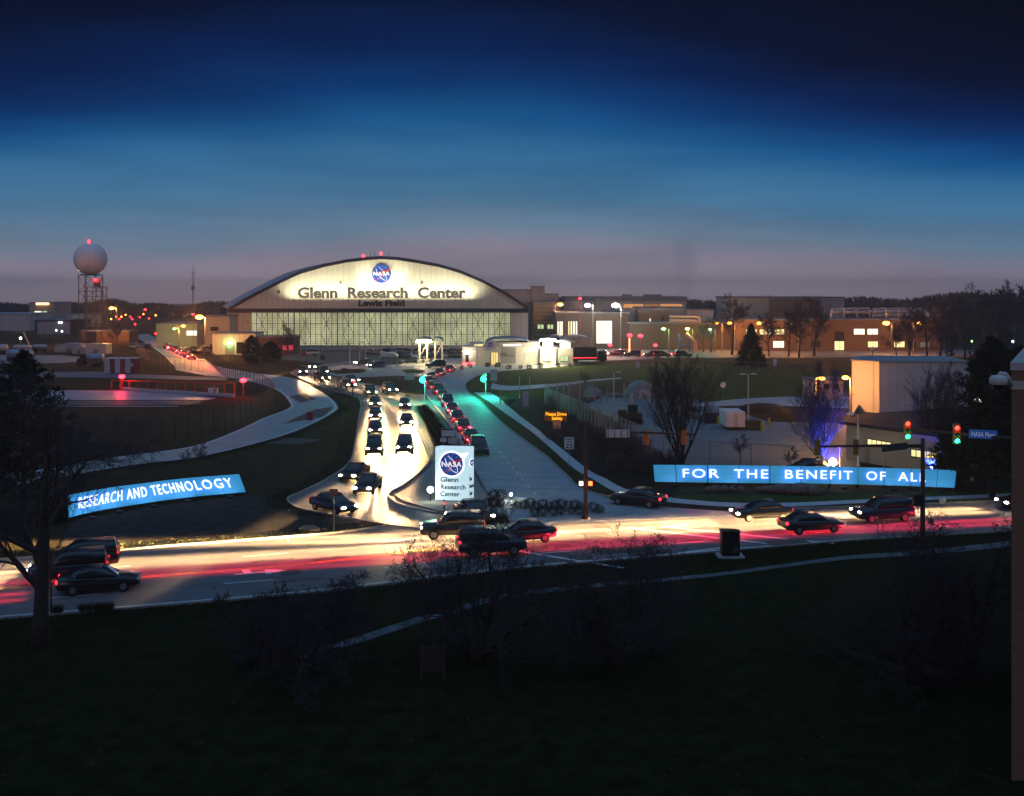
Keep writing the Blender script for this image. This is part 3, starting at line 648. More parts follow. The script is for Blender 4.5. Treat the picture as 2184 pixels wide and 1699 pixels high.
b = MB(); b.bx(GX(1128),GX(1152),DG+1,DG+8,GZ(741),GZ(730)); part('clerestory_wall',b,m_gp,t)
b = MB(); put_text(b,"NASA",Matrix.Translation((GX(1067),DG-.02,GZ(757))),.62,.02,.01,1,'LEFT'); put_text(b,"Glenn Research Center",Matrix.Translation((GX(1067),DG-.02,GZ(760.6))),.62,.02,.01,1,'LEFT',GX(1097)-GX(1067)); part('lettering',b,mat("sign_black",(.02,.02,.02)),t)
b = MB(); b.bx(GX(1068),GX(1100),DG-.012,DG-.004,.3,GZ(741)); part('wall_panel',b,mat("grey_render",(.30,.28,.24)),t)
b = MB(); b.ball(A(997,753,DG-.35),.28,8,6); part('wall_lamp',b,WHI,t); lamp(t,A(997,753,DG-.8)-wloc(t),260,(1,.75,.5),.2)
# booths right of it with the bright canopy lamp
for nm,lab,x0,x1,yt,xl in (('guard_booth',"cream guard booth under the brightest canopy lamp",1152,1186,726,1169),('guard_booth',"narrow grey guard booth with a round cap roof right of the bright one",1190,1222,738,1206)):
    D0 = DG-1.5; q = thing(nm,lab,'guard booth',(A((x0+x1)/2,0,D0).x,D0,0),0,"guard booths at the gate")
    X0, X1 = A(x0,0,D0).x, A(x1,0,D0).x; mid = (X0+X1)/2
    b = MB(); b.bx(X0,X1,D0,D0+3,0,A(0,742 if x0<1188 else 744,D0).z); part('wall',b,m_gw if x0<1188 else mat("grey_render",(.3,.28,.24)),q)
    zt = A(0,742 if x0<1188 else 744,D0).z; b = MB(); b.lathe([(0.1,2.3),(1.2,2.15),(2.3,1.75),(2.35,1.55),(.2,1.55)],(mid,D0+1.4,zt-.1),20); part('roof',b,m_groof if x0<1188 else m_gw,q,True)
    b = MB(); b.lathe([(1.25,0),(1.25,1.55)],(mid,D0+1.4,zt),16); part('lantern_wall',b,glow("booth_lantern",(1,.9,.62),2.2) if x0<1188 else m_litw,q)
    b = MB(); b.bx(mid-1.2,mid+.6,D0-.05,D0-.01,1.0,2.2); w1 = part('window',b,m_litg if x0>1188 else m_litw,q); part('frame',frame_of(mid-1.2,mid+.6,1.0,2.2,D0-.06,.08,.05,(.5,)),m_dark,w1)
    lamp(q,Vector((mid-.5,D0-2.5,zt+1.6))-wloc(q),2600 if x0<1188 else 350,(1,.88,.6),.4)
b = MB(); q = A(1169,727,DG-4); b.lathe([(.05,.5),(1.7,.35),(2.0,0),(.05,-.12)],q,16); b2 = thing('canopy_lamp',"blinding white lamp dome over the cream guard booth",'lamp',(q.x,q.y,0)); part('lens',b,glow("canopy_lens",(1,.92,.66),30),b2)
b = MB(); b.tube([(q.x,q.y+.3,q.z),(q.x,q.y+.3,0)],.1,6); part('pole',b,m_galv,b2); lamp(b2,q-wloc(b2)+Vector((0,-.5,-.6)),3800,(1,.86,.55),.8)
# barrel roofs of the lanes further right
for lab,x0,x1,y in (("blue barrel canopy right behind the two guard booths",1176,1204,722.5),("second blue barrel canopy over the truck lane",1206,1264,723)):
    q = thing('lane_canopy',lab,'canopy',(GX((x0+x1)/2),DG+9,0),0,"barrel canopies over the gate lanes")
    vault(x0,x1,730,0,y,9,17,m_groof,q)
    for px_ in (x0+2,x1-2):
        b = MB(); b.bx(GX(px_)-.15,GX(px_)+.15,DG+12,DG+12.3,0,GZ(729)); part('post',b,m_galv,q)
# inspection canopy left of the gate
DC = dep(776); q = thing('toll_canopy',"open steel inspection canopy on four posts with a dazzling lamp under its left bay",'canopy',(A(917,0,DC).x,DC,0))
for x0,x1 in ((889,920),(921,945)):
    X0,X1 = A(x0,0,DC).x,A(x1,0,DC).x; zr = A(0,728,DC).z; b = MB()
    for k in range(8):
        a0,a1 = math.pi*k/8,math.pi*(k+1)/8; c0 = [((X0+X1)/2+(X1-X0)/2*math.cos(a),zr+.9*math.sin(a)) for a in (a0,a1)]
        b.xz([c0[0],c0[1],(c0[1][0],c0[1][1]+.15),(c0[0][0],c0[0][1]+.15)],DC-2.5,DC+2.5)
    part('roof',b,m_groof,q)
mp_ = mat("pale_steel_post",(.5,.47,.42),.5)
for x in (895,911,928,943):
    b = MB(); X = A(x,0,DC).x; b.bx(X-.2,X+.2,DC-.2,DC+.2,0,A(0,728,DC).z); b.bx(X-.5,X+.5,DC-.5,DC+.5,0,1.0); part('post',b,mp_,q)
b = MB(); b.tube([A(898,757,DC),A(909,737,DC)],.1,5); b.tube([A(931,757,DC),A(941,737,DC)],.1,5); b.tube([A(889,729,DC),A(946,729,DC)],.15,5); part('brace',b,mp_,q)
b = MB(); b.box(A(904,728.5,DC-1.0),(3.6,1.0,.6)); part('canopy_lamp',b,glow("canopy_tube",(1,.80,.42),26),q)
lamp(q,A(904,733,DC-1.8)-wloc(q),3000,(1,.78,.42),.8); 
# ---------------------------------------------------------------- pale building at the right
m_rw = ribmat("rose_grey_cladding",(.50,.50,.51),.9,.05); m_rr = mat("slate_roofing",(.03,.034,.045),.9,var=.25,scale=.8,spec=.1)
t = thing('pump_building',"pale grey windowless block rising from a low dark roofed wing at right",'building',(38,101,0))
pc, pd = A(1875,0,111.5).x, A(2068,0,111.5).x; pb0 = A(1816.5,0,114.6).x; zt = A(0,774,111.5).z
b = MB(); b.prism([(pb0,114.6),(pc,111.5),(pd,111.5),(pd+1,120),(pb0+3,121)],3.2,zt); part('tower_wall',b,m_rw,t)
b = MB(); b.prism([(pb0-.15,114.7),(pc-.05,111.35),(pd+.1,111.35),(pd+1.1,120.1),(pb0+3,121.1)],zt,zt+.16); part('tower_roof',b,m_galv,t)
b = MB(); q = A(2115,770,103); b.lathe([(.22,0),(.22,1.5),(.3,1.5),(.3,1.7)],(A(2115,0,115).x,115,zt+.1),10); part('vent_pipe',b,m_galv,t)
E0, E1 = G(1790,899,4.0), G(2070,936,4.0); R0 = A(1840,880,113.); R1 = A(2095,862,113.)
b = MB(); b.add([E0,E1,R1,R0]+[Vector((p.x,p.y,p.z-.3)) for p in (E0,E1,R1,R0)],[(0,1,2,3),(4,7,6,5),(0,4,5,1),(1,5,6,2),(2,6,7,3),(3,7,4,0)]); part('roof',b,m_rr,t)
u = (E1-E0).normalized(); u.z = 0; nv = Vector((-u.y,u.x,0)); nv = nv if nv.y > 0 else -nv
W0 = E0+nv*.5+u*.5; W1 = E1+nv*.5
b = MB(); b.add([(W0.x,W0.y,0),(W1.x,W1.y,0),(W1.x,W1.y,3.75),(W0.x,W0.y,3.75),(R0.x,R0.y+1,0),(R0.x,R0.y+1,5.0),(R1.x,R1.y,0),(R1.x,R1.y,5.9)],[(0,1,2,3),(4,0,3,5),(1,6,7,2)]); part('wall',b,mat("tan_block_wall",(.30,.26,.22),.85,var=.08),t)
def onwall(xp, y):   # the point of the wing's wall seen on this survey line
    k = (xp-CX)/F; s_ = (W0.x-k*W0.y)/(k*u.y-u.x); p = W0+u*s_; return Vector((p.x,p.y,HC-(y-YH)*p.y/F))
for xa_,xb_,ya,yb,yc,yd in ((1851,1901,936,951,944,953),(1944,1999,958,974,966,981)):
    P = [onwall(xa_,yb),onwall(xb_,yd),onwall(xb_,yc),onwall(xa_,ya)]; o = -nv*.04
    b = MB(); b.add([p+o for p in P],[(0,1,2,3)]); wq = part('window',b,m_lit,t)
    b = MB()
    for k in range(6):
        f = k/5; b.tube([P[0].lerp(P[1],f)+o*2,P[3].lerp(P[2],f)+o*2],.04,4)
    for i_,j_ in ((0,1),(3,2)): b.tube([P[i_]+o*2,P[j_]+o*2],.05,4)
    part('frame',b,m_dark,wq)
# brick corner at the right edge with its camera dome
t = thing('brick_building',"tan brick building corner close by at the photo's right edge",'building',(18.2,37,0))
ztop = A(0,775,37).z
b = MB(); b.prism([(18.25,37),(34,37),(34,48),(24.6,48)],0,ztop); part('wall',b,brickmat("near_brick",(.24,.13,.075),(.18,.095,.06),(.15,.105,.08),.24,.075,.008),t)
b = MB()
for za_,zb_,o_ in ((A(0,790,37).z,ztop+.02,.09),(A(0,831,37).z,A(0,813,37).z,.05)): b.prism([(18.25-o_,37-o_),(34,37-o_),(34,48.1),(24.5-o_,48.1)],za_,zb_)
part('stone_band',b,mat("pale_limestone",(.42,.38,.35),.8,var=.1),t)
t = thing('camera_dome',"white dome security camera hanging from a curved arm on the brick corner",'camera',A(2130,800,36.5))
b = MB(); b.tube([A(2156,822,36.9),A(2152,808,36.5),A(2144,798,36.5),A(2134,797,36.5),A(2131,802,36.5)],.075,8); part('arm',b,mat("white_enamel",(.5,.5,.5),.4),t,True)
q = A(2130,812,36.5); b = MB(); b.lathe([(.05,.20),(.24,.17),(.31,.08),(.31,-.12),(.27,-.14)],q,18); part('housing',b,mat("white_enamel",(.5,.5,.5),.4),t,True)
b = MB(); b.ball((q.x,q.y,q.z-.13),.23,16,10); part('dome',b,m_glass,t,True)

block('low_building',"low building with lit windows half hidden by the large right pine",'building',2070,2165,836,137,9,m_brickd,None,[(2078,2094,846,858,m_litw),(2104,2130,845,862,m_lit),(2136,2152,846,862,m_lit)])
block('site_cabin',"pink lit site cabin standing behind the blue lit tree",'cabin',1727,1799,813,165,4,mat("cabin_pink",(.50,.40,.40),.7),None,[(1736,1746,820,830,m_glass),(1757,1767,820,830,m_glass),(1778,1788,820,830,m_glass)])
# ================================================================ signs, masts, lamps, fences, yard
m_panel = mat("sign_cyan_panel", (.14,.40,.52), .45, emit=.34, ecol=(.03,.44,.86))
m_face = glow("sign_letter_face", (.93,.97,1), 1.5); m_halo = glow("sign_letter_halo", (.015,.07,1), 9)
def bigsign(name, lab, bot, top, txt, x0, x1, n, lean, fillt):
    """curved illuminated sign: leaning panels in two rows, channel letters standing off them with blue light behind"""
    c = G(sum(p[0] for p in bot)/len(bot), sum(p[1] for p in bot)/len(bot)+6); t = thing(name, lab, 'sign', (c.x,c.y,0))
    Bp = catmull([G(x,y,.35) for x,y in bot], 90)
    kt = [p[0] for p in top]
    Bt = []
    tops = catmull([Vector((x,y,0)) for x,y in top], 90)
    for p, q in zip(Bp, tops): Bt.append(A(q.x,q.y,p.y+lean))
    def P(u, v, off=0.0):
        u = max(0,min(1,u))*90; i = min(int(u),89); f = u-i
        a = Bp[i].lerp(Bp[i+1],f); c_ = Bt[i].lerp(Bt[i+1],f); tg = (Bp[i+1]-Bp[i]).normalized(); up = (c_-a).normalized()
        nr = tg.cross(up).normalized()
        if nr.y > 0: nr = -nr
        return a.lerp(c_,v)+nr*off
    for r_ in range(2):
        for k in range(n):
            b = MB(); vs = []; m_ = 5; u0 = k/n+.0012; u1 = (k+1)/n-.0012; v0 = (.0,.505)[r_]; v1 = (.495,1.)[r_]
            for q in range(m_+1):
                u = u0+(u1-u0)*q/m_; vs += [P(u,v0,.05),P(u,v1,.05),P(u,v1,-.03),P(u,v0,-.03)]
            fs = [(0,1,2,3),(4*m_+3,4*m_+2,4*m_+1,4*m_)]
            for q in range(m_): fs += [(4*q+a,4*q+(a+1)%4,4*q+4+(a+1)%4,4*q+4+a) for a in range(4)]
            b.add(vs,fs); part('panel',b,m_panel,t)
    b = MB(); vs = []; m_ = 40
    for q in range(m_+1): vs += [P(q/m_,.01,-.06),P(q/m_,.99,-.06),P(q/m_,.99,-.25),P(q/m_,.01,-.25)]
    fs = [(0,1,2,3)]
    for q in range(m_): fs += [(4*q+a,4*q+(a+1)%4,4*q+4+(a+1)%4,4*q+4+a) for a in range(4)]
    b.add(vs,fs)
    for q in range(0,n+1): 
        p = P(q/n,.4,-.3); b.bx(p.x-.12,p.x+.12,p.y,p.y+.24,0,p.z)
    part('back_frame',b,m_dark,t)
    # letters
    us = lambda x: next((i/90 for i in range(91) if Bp[i].x/Bp[i].y*F+CX >= x), 1)
    ua, ub = us(x0), us(x1); vs, fs = glyphs(txt,1.0,0,.004,1.22)
    xa = min(v[0] for v in vs); xb = max(v[0] for v in vs); hh = max(v[1] for v in vs)
    def place(off, grow):
        o = []
        for v in vs: o.append(P(ua+(ub-ua)*(v[0]-xa)/(xb-xa), .27+.50*v[1]/hh, off))
        return o
    b = MB(); f0 = place(.30,0); f1 = place(.20,0); nn = len(vs)
    ed = {}
    for f in fs:
        for a_, c_ in zip(f, f[1:]+f[:1]): ed[(a_,c_)] = ed.get((a_,c_),0)+1
    rim = [(a_,c_) for (a_,c_) in ed if (c_,a_) not in ed]
    b.add(f0+f1, list(fs)+[(c_,a_,a_+nn,c_+nn) for a_,c_ in rim]); lt = part('lettering',b,m_face,t)
    b = MB(); b.add(place(.185,0), [f[::-1] for f in fs]); part('halo_light',b,m_halo,lt)
    return t, P
SG1, P1 = bigsign('word_sign',"curved blue lit sign reading RESEARCH AND TECHNOLOGY at the left",[(147,1104),(220,1088),(314,1073),(408,1060.5),(524,1050)],[(144,1057),(226,1042),(304,1032),(392,1021.5),(510,1012.4)],"RESEARCH AND TECHNOLOGY",161,498,9,.75,0)
SG2, P2 = bigsign('word_sign',"wide blue lit sign reading FOR THE BENEFIT OF ALL at the right",[(1396,1028),(1560,1030.5),(1740,1032),(1900,1036),(2036,1041)],[(1393,992),(1560,993),(1740,995.5),(1900,999),(2040,1004)],"FOR  THE  BENEFIT  OF  ALL",1455,1968,11,.35,0)
# cool ground lamps of the two signs: they wash panels and stones
for P_, us_, pw, nm in ((P1,(.1,.3,.5,.7,.9),95,'left'),(P2,(.08,.25,.42,.58,.75,.92),60,'right')):
    tsg = SG1 if nm == 'left' else SG2
    for u in us_:
        q = P_(u,-.12,1.5); q.z = .28; b = MB(); b.box(q,(.5,.22,.2)); f = part('ground_light',b,m_dark,tsg)
        lamp(f,(q.x,q.y,q.z+.2),pw,(.35,.55,1),.15,'SPOT',(P_(u,.5,0)-q),120)
# ---------------------------------------------------------------- monument sign
m_wl = mat("monument_panel",(.6,.7,.72),.4,emit=.72,ecol=(.62,.90,1.0))
def at_g(x, yb): return G(x, yb)
a_ = G(928.5,1071); b_ = G(999.6,1073); c_ = G(1010.5,1069.5); d_ = c_+(a_-b_)
zt = HC-(953.5-YH)*a_.y/F
t = thing('monument_sign',"tall glowing white block sign with round blue emblem between the two drives",'sign',(b_.x,b_.y,0))
b = MB(); b.prism([tuple(p[:2]) for p in (a_,b_,c_,d_)],.18,zt); part('light_box',b,m_wl,t)
b = MB(); cc = (a_+c_)/2; b.prism([tuple((cc+(p-cc)*1.12)[:2]) for p in (a_,b_,c_,d_)],0,.17); part('plinth',b,m_walk,t)
u = (b_-a_); L = u.length; ang = math.atan2(u.y,u.x)
def FM(s_, z): p = a_+u*s_; return Matrix.Translation((p.x,p.y,z))@Matrix.Rotation(ang,4,'Z')
hz = lambda y: HC-(y-YH)*a_.y/F
EB = (mat("lit_emblem_blue",(.01,.05,.30),.4,emit=.35,ecol=(.012,.07,.42)),mat("lit_emblem_red",(.4,.02,.03),.4,emit=.3,ecol=(.7,.03,.05)),mat("lit_emblem_white",(.8,.8,.8),.4,emit=.8,ecol=(.95,.98,1)))
b = MB(); b.M = FM(.49,hz(989.4)); R_ = 24.6/2160*a_.y
b.xz([(R_*1.13*math.cos(.157*k),R_*1.13*math.sin(.157*k)) for k in range(40)],-.02,0); b.xz([(R_*.5,R_*.9),(R_*1.5,R_*1.0),(R_*1.0,R_*.3)],-.019,0); part('halo_light',b,glow("emblem_halo",(.95,1,1),1.7),t)
emblem(t, FM(.49,hz(989.4))@Matrix.Translation((0,-.03,0)), R_, EB, .06)
mdk = mat("sign_charcoal",(.02,.022,.025),.5)
b = MB()
for tx, y, wx in (("Glenn",1027.5,977.0),("Research",1043,999-7.0),("Center",1058,980)):
    put_text(b,tx,FM(.145,hz(y))@Matrix.Translation((0,-.01,0)),.56,.012,.010,1,'LEFT',(wx-938.6)/(999.6-928.5)*L)
part('lettering',b,mdk,t)
v = (c_-b_); Lv = v.length; av = math.atan2(v.y,v.x)
def FR(s_, z): p = b_+v*s_; return Matrix.Translation((p.x,p.y,z))@Matrix.Rotation(av,4,'Z')
RR = Lv*.36
b = MB(); b.M = FR(.52,hz(987)); b.xz([(RR*1.15*math.cos(.157*k),RR*1.15*math.sin(.157*k)) for k in range(40)],-.02,0); part('halo_light',b,glow("emblem_halo",(.95,1,1),1.7),t)
emblem(t, FR(.52,hz(987))@Matrix.Translation((0,-.03,0)), RR, EB, .05)
b = MB()
for tx, y, f in (("Glenn",1025,.5),("Research",1040.5,.8),("Center",1056,.6)): put_text(b,tx,FR(.12,hz(y))@Matrix.Translation((0,-.01,0)),.52,.012,.004,1,'LEFT',Lv*f)
part('lettering',b,mdk,t)
# spot lamp and small fixtures beside it
def ground_spot(lab, x, y, yb, pw, aim=None, r=.16):
    p = G(x,yb); t = thing('ground_spotlight',lab,'spotlight',p); z = HC-(y-YH)*p.y/F
    b = MB(); b.tube([(0,0,0),(0,0,z-.1)],.05,6); b.bx(-.16,.16,-.1,.1,0,.06); b.build('post',m_dark,t)
    b = MB(); b.ball((0,-.02,z),r,12,8); b.build('lens',WHI,t); b = MB(); b.lathe([(r*.5,-.30),(r*.9,-.16),(r*.95,-.05)],(0,.05,z),10); b.build('housing',m_dark,t)
    if aim is not None: lamp(t,(0,-.4,z),pw,(.92,1,.8),.15)
    return t
ground_spot("bright starry spotlight on a short post left of the monument sign",918,1045,1073,45,1,.26)
ground_spot("small lit spotlight on a thin stake right of the monument sign",1090,1055,1066,60,1,.12)
def stake(name,lab,x,yt,yb,r,m,cat='post',group=None):
    p = G(x,yb); h = (yb-yt)/S(yb); t = thing(name,lab,cat,p,0,group)
    b = MB(); b.tube([(0,0,0),(0,0,h)],r,6); b.build('post',m,t); return t, h
t,h = stake('marker_post',"slim dark post with glowing reflector band in front of the monument sign",947,1066,1091,.06,m_dark,'post'); b = MB(); b.tube([(0,0,h*.6),(0,0,h*.8)],.07,6); b.build('glowing_reflector',REDS,t)  # band emits red by itself in place of a reflection
t,h = stake('marker_post',"short white marker post on the verge left of the drive mouth",614,1143,1156,.05,m_white,'post'); b = MB(); b.bx(-.05,.05,-.07,-.05,h*.6,h*.9); b.build('glowing_reflector',m_litw,t)  # white plate emits by itself in place of a reflection
# ---------------------------------------------------------------- signal masts
m_brown = mat("weathered_brown_pole",(.055,.030,.028),.5,.3); m_sigy = mat("signal_sodium_orange",(.42,.13,.02),.55); m_sigo = mat("signal_olive",(.26,.17,.03),.55)  # yellow housings coloured orange, sodium light put into the base colour
def head(par, p, rz, m, lit=None, s=1.0):
    """three-lamp signal: housing, hoods, lenses, along local -y"""
    e = bpy.data.objects.new('signal_head', None); 
    M = Matrix.Translation(Vector(p)-wloc(par))@Matrix.Rotation(rz,4,'Z')@Matrix.Scale(s,4)
    b = MB(); b.M = M; b.bx(-.18,.18,-.12,.12,-.55,.55)
    for k in (-1,0,1):
        z = k*.36; n = 10; pts = []
        for j in range(n+1):
            a = math.pi*(-.15+1.3*j/n); pts.append((.15*math.cos(a),z+.15*math.sin(a)))
        for (x0,z0),(x1,z1) in zip(pts,pts[1:]): b.add([(x0,-.12,z0),(x1,-.12,z1),(x1,-.34,z1-.02),(x0,-.34,z0-.02)],[(0,1,2,3)])
    o = b.build('signal_head',m,par)
    for k, nm in ((1,'red'),(0,'amber'),(-1,'green')):
        on = lit and nm in lit; b = MB(); b.M = M; b.ball((0,-.13,k*.36),.125,12,8,(1,.4,1))
        l = b.build('lens',{'red':glow("signal_red",(1,.03,.02),9),'green':glow("signal_green",(.02,1,.58),9),'amber':m_dark}[nm] if on else m_dark,o)
        if on: lamp(o,M@Vector((0,-.6,k*.36)),12,(1,.05,.03) if nm=='red' else (.05,1,.6),.1)
    return o
# mast beside the inbound road
def mast(lab, x, yb, yt, armpts, r, m, group=None):
    p = G(x,yb); h = (yb-yt)/S(yb); t = thing('signal_mast',lab,'traffic signal',p,0,group)
    b = MB(); b.lathe([(.36,0),(.36,.12),(r*1.5,.3),(r,.9),(r*.8,h),(.02,h+.05)],(0,0,0),14); b.build('pole',m,t,True)
    A_ = [Vector(q)-p for q in armpts]; b = MB(); b.tube(A_,[.13,.10,.075][:len(A_)] if len(A_)<4 else .1,10); b.build('arm',m,t,True); return t,p
pm = G(1249,1107)
t,p = mast("signal mast with orange heads seen from behind, right of the entry bushes",1249,1107,906,[A(1249,920,pm.y),A(1370,923.5,pm.y+.6),A(1480,927,pm.y+1.2)],.17,m_brown)
b = MB(); b.bx(*[A(x,0,pm.y).x-p.x for x in (1293,1343)],.06,.10,A(0,934,pm.y).z,A(0,917,pm.y).z)
so_ = b.build('sign_plate',mat("pale_sign_back",(.62,.60,.66),.5),t); b = MB()
for x in (1297,1311,1325,1339): X = A(x,0,pm.y).x-p.x; b.bx(X-.03,X+.03,.0,.055,A(0,933.5,pm.y).z,A(0,917.5,pm.y).z)
b.build('bracket',m_brown,so_)
for x in (1378,1459): head(t,A(x,934,pm.y+1),R(150),m_sigy)
def pedhead(par,p,cols):
    b = MB(); q = Vector(p)-wloc(par)
    for sgn,cg in zip((-1,1),cols):
        b = MB(); b.box(q+Vector((sgn*.36,0,0)),(.42,.3,.46)); o = b.build('pedestrian_signal',m_black,par)
        b = MB(); b.box(q+Vector((sgn*.36,-.16,0)),(.30,.03,.32)); b.build('lens',cg,o)
pedhead(t,A(1249,1031,pm.y),(glow("walk_white",(1,.75,.75),4),glow("hand_orange",(1,.10,.02),7)))
lamp(t,A(1256,1031,pm.y-.8)-p,18,(1,.2,.1),.1)
# right mast
pm2 = G(1968,1172)
t,p = mast("tall dark signal mast crossing the end of the right blue sign",1968,1172,936,[A(1968,952,pm2.y),A(1860,951,pm2.y+.8),A(1740,953,pm2.y+1.6)],.17,m_brown)
for x in (1743.5,1825.5): head(t,A(x,954,pm2.y+1.3),R(160),m_sigo)
b = MB(); b.add([A(1881,950,pm2.y+.4)-p,A(1935,944,pm2.y+.1)-p,A(1935,959,pm2.y+.1)-p,A(1881,965,pm2.y+.4)-p],[(0,1,2,3)]); b.build('sign_plate',mat("green_sign_back",(.03,.06,.07),.5),t)
b = MB(); b.box(A(1956,1067,pm2.y)-p,(.6,.4,.75)); b.build('control_box',m_black,t)
# far arm coming in from the right, both lamps lit
pe = Vector((31.2,62,0)); t = thing('signal_mast',"signal arm with glowing red and green lamps reaching in from the right",'traffic signal',pe)
b = MB(); b.lathe([(.36,0),(.36,.12),(.2,.4),(.15,9.3),(.02,9.35)],(0,0,0),12); b.build('pole',m_brown,t,True)
b = MB(); b.tube([Vector((0,0,A(0,938,62).z)),A(2150,936,62.4)-pe,A(2040,926,63.5)-pe,A(1930,914,64.6)-pe],[.13,.12,.1,.08],10); b.build('arm',m_brown,t,True)
for x,y,d in ((1935,917,64.6),(2040,926,63.5)): head(t,A(x,y,d-.25),R(-12),m_sigo,('red','green'),1.12)
c0 = A(2093.5,926,62.9); b = MB(); b.M = Matrix.Translation(c0-pe-Vector((0,.2,0)))@Matrix.Rotation(R(3),4,'Y'); hw = 29.5/2160*62.9
b.bx(-hw,hw,-.03,.03,-.27,.27); sg = b.build('street_name_sign',mat("street_sign_blue",(.03,.10,.36),.4,emit=.12,ecol=(.05,.2,.8)),t)
b = MB(); b.M = Matrix.Translation(c0-pe-Vector((0,.235,0)))@Matrix.Rotation(R(3),4,'Y'); put_text(b,"NASA Pkwy",Matrix.Translation((0,0,-.14)),.40,.006,.008,1.02,width=hw*1.72); b.build('lettering',mat("sign_text_pale",(.55,.6,.75),.5,emit=.15,ecol=(.6,.7,1)),sg)
# far green signals on the drive
for lab,x,y,yb in (("far green signal left of the red tail lamp lane",901,811,858),("far green signal right of the inbound road",1031,809,848)):
    p = G(x+5,yb); z = HC-(y-YH)*p.y/F; t = thing('signal_post',lab,'traffic signal',p,0,"green signals on the drive")
    b = MB(); b.lathe([(.2,0),(.2,.2),(.08,.3),(.07,z+.9)],(0,0,0),10); b.build('pole',m_galv,t)
    q = A(x,y,p.y-.3); o = head(t,q+Vector((0,0,.36)),0,m_sigo,('green',),1.0)
    b = MB(); b.ball(q-p+Vector((0,-.22,0)),.46,14,10,(1,.5,1)); b.build('green_lens',TEAL,o); lamp(o,q-p+Vector((0,-1.2,0)),3200,(.03,1,.62),.3)
t,h = stake('signal_post',"dark post carrying small lit red signal at the fence end by the drive",752,812,862,.11,m_dark,'traffic signal')
head(t,wloc(t)+Vector((0,-.2,h-.6)),R(160),m_dark); b = MB(); b.ball((.25,-.3,h-.1),.2,10,8); b.build('red_lens',RED,t)
# ---------------------------------------------------------------- roadside signs
def road_sign(lab,x,yt,yb,wd,hg,m,txt=(),tm=None,group=None,shape='rect',name='road_sign'):
    p = G(x,yb); h = (yb-yt)/S(yb); t = thing(name,lab,'sign',p,0,group)
    b = MB(); b.tube([(0,.03,0),(0,.03,h)],.035,6); b.build('post',m_galv,t)
    b = MB()
    if shape == 'rect': b.bx(-wd/2,wd/2,-.03,0,h-hg,h)
    elif shape == 'diamond': b.xz([(0,h-hg),(wd/2,h-hg/2),(0,h),(-wd/2,h-hg/2)],-.03,0)
    else: b.xz([(wd/2*math.cos(.3*k),h-hg/2+hg/2*math.sin(.3*k)) for k in range(21)],-.03,0)
    pl_ = b.build('plate',m,t)
    if txt:
        b = MB()
        for s_,zz,sz,ww in txt: put_text(b,s_,Matrix.Translation((0,-.034,h-hg+zz)),sz,.004,sz*.02,1,width=ww)
        b.build('lettering',tm or mdk,pl_)
    return t,h
m_sgw = mat("sign_white",(.62,.62,.66),.5); m_sgr = mat("sign_red",(.42,.03,.05),.5)
road_sign("white SPEED LIMIT 25 sign by the sidewalk",1214,933,998,.95,1.2,m_sgw,(("SPEED",.93,.22,.7),("LIMIT",.68,.22,.6),("25",.1,.62,.72)))
road_sign("reddish SPEED LIMIT 25 sign at the curved service road",661,879,907,.85,1.1,mat("sign_dull_red",(.36,.04,.06),.5),(("SPEED",.86,.19,.6),("LIMIT",.64,.19,.5),("25",.1,.52,.62)),mat("sign_text_dim",(.06,.01,.015)))  # plate is a plain red colour without emission
road_sign("small white notice with red text on the rear lawn",1360,771,801,.9,1.3,mat("sign_pinkish",(.55,.38,.40)))
road_sign("round no entry style sign above a small plate on the dark lawn",1542,815,852,.95,.95,m_sgw,shape='round')
road_sign("white plate sign at the far lawn fence",1653,766,791,.75,1.5,m_sgw)
road_sign("orange diamond sign beside the road left of the hangar",475-1,785-13,800-14,1.2,1.2,mat("sign_orange",(.5,.22,.04)),shape='diamond')
road_sign("white rectangular notice on two posts in the planted island",873,813-16,838-12,1.7,1.2,mat("sign_bluewhite",(.35,.42,.46)))
road_sign("tiny red stop sign by the rear parking lot",648,811-61,816-42,1.1,1.1,m_sgr)
road_sign("brown square sign back at the bend of the outbound drive",688,758,783,1.0,1.1,mat("sign_back_brown",(.08,.05,.05)))
road_sign("round speed sign behind the right blue sign",2010,1060-1,1078,.6,.6,mat("sign_bluewhite",(.35,.42,.46)),shape='round')
p = G(1040,835); road_sign("pale parking notice near the right green signal",1053,789,824,1.3,2.0,mat("sign_lilac",(.40,.38,.44)))
road_sign("large pale board left of the right green signal",1121,835,872,.9,2.2,mat("sign_lilac",(.4,.38,.44)))
t,h = road_sign("back of a dark sign on a wooden post near the drive mouth",712,1043,1134,.62,.55,mat("sign_back_brown",(.08,.05,.05)))
p = G(955,962); t = thing('notice_board',"white notice board with dark heading among dry grass above the monument sign",'sign',p)
zf = lambda y: HC-(y-YH)*p.y/F
b = MB(); b.bx(*[A(x,0,p.y).x-p.x for x in (942,969)],-.03,.03,zf(931),zf(914)); pl_ = b.build('plate',m_sgw,t); b = MB(); b.bx(*[A(x,0,p.y).x-p.x for x in (942.5,968.5)],-.045,-.032,zf(918),zf(914.5)); b.build('heading',mdk,pl_)
b = MB(); b.bx(*[A(x,0,p.y).x-p.x for x in (939,953)],-.05,.03,zf(943),zf(934.5)); b.build('plate',m_sgw,t); b = MB(); b.bx(*[A(x,0,p.y).x-p.x for x in (956,975)],-.05,.03,zf(947),zf(934.5)); b.build('plate',mat("sign_cream",(.5,.46,.4)),t)
b = MB(); b.tube([(A(945,0,p.y).x-p.x,.06,0),(A(945,0,p.y).x-p.x,.06,zf(915))],.05,5); b.tube([(A(966,0,p.y).x-p.x,.06,0),(A(966,0,p.y).x-p.x,.06,zf(915))],.05,5); b.build('post',m_galv,t)
